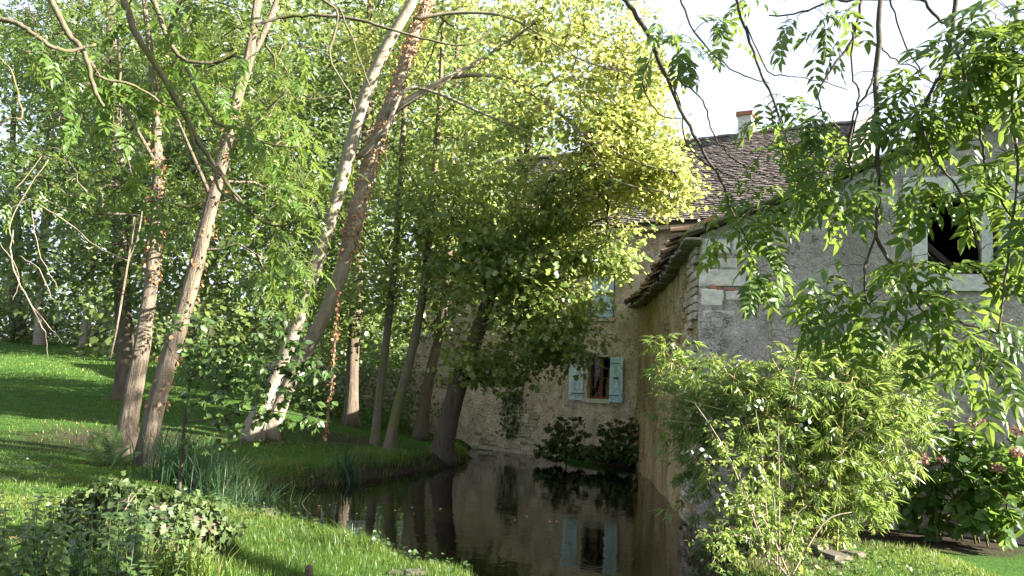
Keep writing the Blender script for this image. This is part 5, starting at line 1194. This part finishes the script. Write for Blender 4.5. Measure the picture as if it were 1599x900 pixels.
clump('grass_tuft', 'tall grass stalks rising from the nettles', 'grass', 140, 880, 5.8, 60, (.35, .15), .6, .006, M['sedge'], 617, .4)
_r = random.Random(71)
for k, (px, py, D) in enumerate(((470, 742, 13.4), (500, 738, 13.9), (528, 745, 13.9), (575, 735, 15.2), (600, 738, 15.4), (628, 728, 16.4), (655, 726, 17.0), (690, 722, 18.2), (720, 718, 19.2), (455, 755, 12.7), (560, 715, 16.0), (640, 712, 17.8))):
    clump('grass_tuft', 'rough grass tuft on the shaded bank below the stems', 'grass', px, py, D, 46, (.16, .12), .32, .006, M['sedge'] if k % 2 else M['grass'], 800 + 2 * k, 1.0, 'tufts along the shaded bank')
# fern
b = P(178, 712, 12.3); fo = empty('fern', (b.x, b.y, gz(b.x, b.y)), 'light green fern at the foot of the rough ash trunk', 'fern'); rng = np.random.default_rng(21)
for k, (dx, dz, dy) in enumerate(((-.62, .25, -.1), (-.2, .62, .05), (-.32, .5, -.2), (.3, .3, -.25), (.12, .55, -.1), (-.5, .42, .1), (.45, .22, -.1))):
    a = Vector((b.x, b.y, gz(b.x, b.y))); t = np.linspace(0, 1, 22); ctr = np.array([np_of(a + Vector((dx * x_, dy * x_, dz * (x_ * 1.5 - .5 * x_ * x_ * x_)))) for x_ in t])
    ax = unit(np.gradient(ctr, axis=0)); up = np.array([0, -.5, 1.]); sd_ = unit(np.cross(ax, up)); Vs, Fs, k0 = [], [], 0
    for sg in (-1, 1):
        ln_ = .17 * np.sin(np.pi * np.clip(t * .86 + .12, 0, 1)) ** .8; v, f = stamp(T_lance(.13), ctr[2:], (sd_ * sg + ax * .35 - np.array([0, 0, .15]))[2:], np.broadcast_to(up, (20, 3)) + rng.normal(0, .1, (20, 3)), ln_[2:]); Vs.append(v); Fs.append(f + k0); k0 += len(v)
    mesh_np('frond', np.concatenate(Vs), np.concatenate(Fs), M['elder'], fo, np.full(sum(len(f) for f in Fs), .5 + .05 * k))
# ivy-covered stump
def lump(c, rx_, ry_, h, seed):
    nz = Noise(seed, 14, 2, 8); vv, ff = [], []; nu, nv = 28, 12
    for j in range(nv + 1):
        ph = j / nv
        for i in range(nu):
            th = 2 * math.pi * i / nu; rr = math.cos(max(ph - .45, 0) / .55 * math.pi / 2) ** .5 if ph > .45 else 1
            p = np.array([c.x + rx_ * rr * math.cos(th) * (1 + .1 * math.sin(3 * th)), c.y + ry_ * rr * math.sin(th), c.z - .1 + (h + .1) * min(ph * 1.25, 1)]); p += .075 * float(nz(p)) * np.array([1, 1, .6]); vv.append(p)
    for j in range(nv):
        for i in range(nu): ff.append([j * nu + i, j * nu + (i + 1) % nu, (j + 1) * nu + (i + 1) % nu, (j + 1) * nu + i])
    return np.array(vv), ff
b = P(215, 850, 7.3); bc = Vector((b.x, b.y, gz(b.x, b.y)))
im = empty('ivy_mound', bc, 'low stump smothered in ivy on the near lawn', 'ivy mound')
vv, ff = lump(bc, .86, .34, .38, 41); mesh_np('stump', vv, ff, M['bark_dark'], im, smooth=True)
rng = np.random.default_rng(42); n = 4200; j = rng.integers(28, len(vv), n); base = vv[j] + rng.normal(0, .035, (n, 3)); nr = unit(base - np.array([bc.x, bc.y, bc.z + .15])); base += nr * rng.uniform(0, .07, (n, 1))
tm = T_lobed(); meshes = []
for k in range(4):
    me = bpy.data.meshes.new('leaf'); me.from_pydata([tuple(v) for v in tm[0] + rng.normal(0, .025, tm[0].shape)], [], [list(f) for f in tm[1]]); me.materials.append(M['ivy']); at = me.attributes.new('var', 'FLOAT', 'FACE'); at.data.foreach_set('value', np.full(6, .2 + .18 * k, np.float32)); me.update(); meshes.append(me)
r = random.Random(43); order = np.argsort(base[:, 1] - base[:, 2] * .6)
for q_ in order[:300]:
    up = Vector(nr[q_]) + Vector((r.gauss(0, .35), r.gauss(0, .35), r.gauss(0, .35))); ax = Vector((r.gauss(0, .6), r.gauss(0, .6), -1)); sd_ = ax.cross(up).normalized(); ax = up.cross(sd_).normalized(); up = sd_.cross(ax)
    inst('leaf', r.choice(meshes), Matrix.Translation(base[q_]) @ Matrix((sd_, ax, up)).transposed().to_4x4() @ Matrix.Scale(r.uniform(.045, .08), 4), im)
rest = order[300:]; V_, F_ = stamp(tm, base[rest], np.array([0, 0, -1.]) + rng.normal(0, .6, (len(rest), 3)), nr[rest] + rng.normal(0, .35, (len(rest), 3)), rng.uniform(.045, .08, len(rest)))
tag(mesh_np('foliage', V_, F_, M['ivy'], im, np.repeat(np.clip(rng.normal(.45, .25, len(rest)), 0, 1), 6)), kind='stuff')
q = MB()
for (x0, y0, x1, y1) in ((195, 797, 222, 762), (205, 800, 224, 810), (200, 785, 208, 768)): q.tube([P(x0, y0, 7.0), P((x0 + x1) / 2 - 3, (y0 + y1) / 2, 7.0), P(x1, y1, 7.0)], [.008, .006, .004], 5)
q.build('twigs', M['drytwig'], im)
# nettles
def nettle(px, D, h, seed):
    r = np.random.default_rng(seed); c = P(px, 880, D); z = gz(c.x, c.y); o = empty('nettle', (c.x, c.y, z), 'leafy green nettle stalk among those around the ivy mound', 'nettle', 'nettles in front of the ivy mound')
    dx = r.uniform(-.08, .08); pts = [Vector((c.x, c.y, z)), Vector((c.x + dx * .3, c.y, z + h * .5)), Vector((c.x + dx, c.y, z + h))]; q = MB(); pp, rr = catmull(pts, [.005, .004, .002], 4); q.tube(pp, rr, 5); q.build('stem', M['stemgreen'], o)
    ps, ax, nn, ss = [], [], [], []
    for k in range(9):
        t = .2 + .8 * k / 8; p = np_of(pts[0].lerp(pts[2], t)); an = k * 1.57 + r.uniform(-.3, .3)
        for a_ in (an, an + np.pi): ps.append(p); ax.append((np.cos(a_), np.sin(a_), -.35 + .5 * (t > .9))); nn.append((r.normal(0, .2), r.normal(0, .2) - .2, 1)); ss.append(.095 * (1.1 - .5 * t) * r.uniform(.8, 1.2))
    V_, F_ = stamp(T_broad(.32), np.array(ps), np.array(ax), np.array(nn), np.array(ss)); mesh_np('foliage', V_, F_, M['elder'], o, np.repeat(np.clip(r.normal(.4, .15, len(ps)), 0, 1), 4))
rr = random.Random(50)
for k in range(60): nettle(rr.uniform(-20, 215) if k < 48 else rr.uniform(200, 270), rr.uniform(5.5, 6.8), rr.uniform(.36, .64) * (1 if k < 48 else .7), 700 + k)
# stones, post stub, far bits
M['wetstone'] = var_mat('mossy_stone', [(0.0, (0.07, 0.065, 0.05)), (1.0, (0.16, 0.145, 0.115))], sc_=9, bs=0.7)
def rock(px, py, D, sx, sy, sz, seed, label, name='stone', mat='wetstone'):
    c = P(px, py, D); z = gz(c.x, c.y); r = random.Random(seed); me = stone_meshes(1, M[mat], seed, 'boulder')[0]
    o = bpy.data.objects.new(name, me); COL.objects.link(o); o.matrix_world = Matrix.Translation((c.x, c.y, z - sz * .12)) @ Matrix.Rotation(r.uniform(0, 3), 4, 'Z') @ Matrix.Rotation(R(-90), 4, 'X') @ Matrix.Diagonal((sx, sz, sy, 1)); tag(o, label, 'stone')
rock(650, 885, 6.95, .2, .15, .07, 1, 'flat pale stone at the near pond edge'); rock(622, 884, 6.95, .14, .1, .06, 2, 'smaller stone beside the flat one at the pond edge'); rock(537, 893, 6.6, .2, .15, .06, 3, 'pale stone half sunk in the near grass')
rock(1272, 860, 8.6, .34, .26, .2, 4, 'square grey stone at the foot of the bamboo'); rock(1300, 880, 8.2, .3, .22, .16, 5, 'mossy stone near the square one under the bamboo'); rock(1330, 868, 8.5, .22, .2, .12, 6, 'little stone at the edge of the shaded soil')
b = P(482, 890, 6.75); z = gz(b.x, b.y); q = MB(); q.tube([(b.x, b.y, z - .1), (b.x, b.y, z + .07), (b.x + .005, b.y, z + .1)], [.035, .034, .022], 9, True, .08); tag(q.build('post_stub', M['bark_dark'], None), 'short dark wooden post stub in the near grass', 'post')
b = P(872, 716, 20.2); q = MB()
for k in range(3): rock(860 + k * 12, 716, 20.15, .3, .2, .14, 60 + k, ('pale', 'grey', 'round')[k] + ' wet stone in the water before the house shrubs')

# ------------------------------------------------------------------ grass
rng = np.random.default_rng(60)
def scatter(n, x0, x1, y0, y1, ln, wd_, seed, seg=2, cond=None, lean=.7, soil_ok=.75):
    r = np.random.default_rng(seed); x = r.uniform(x0, x1, n); y = r.uniform(y0, y1, n); d = pond_sdf(x, y)
    sh = np.exp(-(((x - 4.6) / 2.4) ** 2 + ((y - 10.0) / 0.9) ** 2)) * 1.1 + np.exp(-(((x - 2.8) / 0.9) ** 2 + ((y - 8.3) / 1.0) ** 2)) * 0.9 + np.exp(-(((x + 3.4) / 2.0) ** 2 + ((y - 18.5) / 2.2) ** 2)) * 0.6 + np.exp(-(((x + 7.5) / 3.2) ** 2 + ((y - 15.0) / 2.6) ** 2)) * 0.75 + .3 * np.clip(Noise(71, 14, .8, 3)(np.stack([x, y, 0 * x], -1)), 0, 2)
    pr = np.stack([(x / y) * FPX + 800, y], -1)
    ok = (d > (.0 if seg > 2 else .1)) & (r.uniform(0, 1, n) > sh * soil_ok) & (pr[:, 0] > -60) & (pr[:, 0] < 1660)
    p3 = np.stack([x, y, 0 * x], -1); ok &= ~((x > 2.6 + (y - 11.4) * .07) & (y > 11.4 - (x - 2.75) * .176 - .05))
    if cond is not None: ok &= cond(x, y, d)
    x, y, d = x[ok], y[ok], d[ok]; l = ln * (.7 + .5 * np.clip(Noise(seed, 10, 1, 4)(np.stack([x, y, 0 * x], -1)) + .3, 0, 1.5)) * (1 + 1.2 * np.exp(-d / .25))
    return blades(np.column_stack([x, y, ground_z(x, y) - .005]), l, wd_, seed + 1, lean, seg)
parts = [scatter(110000, -6.5, 5, 5.2, 9.5, .065, .0032, 61), scatter(60000, -9, 0, 9.5, 14, .05, .004, 62), scatter(45000, -16, -2, 14, 24, .055, .006, 63), scatter(30000, -30, -8, 24, 46, .08, .014, 64),
         scatter(30000, -5.2, 0, 11.5, 20.5, .14, .0055, 65, 4, lambda x, y, d: (d < .8) & (Noise(90, 12, 1.5, 6)(np.stack([x, y, 0 * x], -1)) > -.5), 1.0), scatter(9000, -4, .2, 7, 11.5, .10, .0045, 66, 3, lambda x, y, d: d < .35)]
V_, F_, var, off = [], [], [], 0
for v, f, a in parts: V_.append(v); F_.append(f + off); var.append(a); off += len(v)
tag(mesh_np('lawn_grass', np.concatenate(V_), np.concatenate(F_), M['grass'], None, np.concatenate(var)), 'short green grass of the lawn and pond banks', 'grass', kind='stuff')
n = 2600; x = rng.uniform(-11, 0, n); y = 6 + 13 * rng.uniform(0, 1, n) ** .7; ok = pond_sdf(x, y) > .15; x, y = x[ok], y[ok]; n = len(x)
V_, F_ = stamp(T_broad(.4), np.column_stack([x, y, ground_z(x, y) + .03]), rng.normal(0, 1, (n, 3)) * np.array([1, 1, .2]), np.array([0, 0, 1.]) + rng.normal(0, .3, (n, 3)), rng.uniform(.02, .055, n))
tag(mesh_np('fallen_leaves', V_, F_, M['brownleaf'], None, np.repeat(rng.uniform(0, 1, n), 4)), 'brown fallen leaves scattered over the lawn', 'leaves', kind='stuff')
n = 420; x = rng.uniform(-4, 2.5, n); y = rng.uniform(11, 22, n); ok = pond_sdf(x, y) < -.1; x, y = x[ok], y[ok]; n = len(x)
V_, F_ = stamp(T_broad(.4), np.column_stack([x, y, np.full(n, WATER + .006)]), rng.normal(0, 1, (n, 3)) * np.array([1, 1, 0]), np.array([0, 0, 1.]) + 0 * rng.normal(0, .3, (n, 3)), rng.uniform(.02, .05, n))
V_[:, 2] = np.maximum(V_[:, 2], WATER + .003)
tag(mesh_np('floating_leaves', V_, F_, M['brownleaf'], None, np.repeat(rng.uniform(0, 1, n), 4)), 'small leaves floating on the pond', 'leaves', kind='stuff')

n = 9000; x = rng.uniform(-8, 4.5, n); y = rng.uniform(5.2, 20, n); d = pond_sdf(x, y); k = Noise(88, 14, .7, 3)(np.stack([x, y, 0 * x], -1))
ok = (d > .02) & ((k > .35) | (d < .35)) & ((y < 13) | (d < 1.0)) & ~((x > 2.4) & (y > 9.5)); x, y = x[ok], y[ok]; n = len(x)
fx, fy = [], []
for (bx, by) in [(treeB.location.x, treeB.location.y), (treeA.location.x, treeA.location.y), (twin.location.x, twin.location.y), (twin.location.x + .35, twin.location.y)]:
    an = rng.uniform(0, 6.28, 45); rd = rng.uniform(.15, .55, 45); fx.append(bx + np.cos(an) * rd); fy.append(by + np.sin(an) * rd)
x = np.concatenate([x] + fx); y = np.concatenate([y] + fy); n = len(x)
xx = np.repeat(x, 5) + rng.normal(0, .025, 5 * n); yy = np.repeat(y, 5) + rng.normal(0, .025, 5 * n); m5 = len(xx)
V_, F_ = stamp(T_broad(.42), np.column_stack([xx, yy, ground_z(xx, yy) + rng.uniform(.01, .06, m5) + .12 * rng.uniform(0, 1, m5) * (pond_sdf(xx, yy) < .5)]), rng.normal(0, 1, (m5, 3)) * np.array([1, 1, .4]), np.array([0, -.2, 1.]) + rng.normal(0, .35, (m5, 3)), rng.uniform(.02, .055, m5))
tag(mesh_np('lawn_weeds', V_, F_, M['elder'], None, np.repeat(np.clip(rng.normal(.4, .2, m5), 0, 1), 4)), 'low broad-leaved weeds mixed into the lawn', 'weeds', kind='stuff')
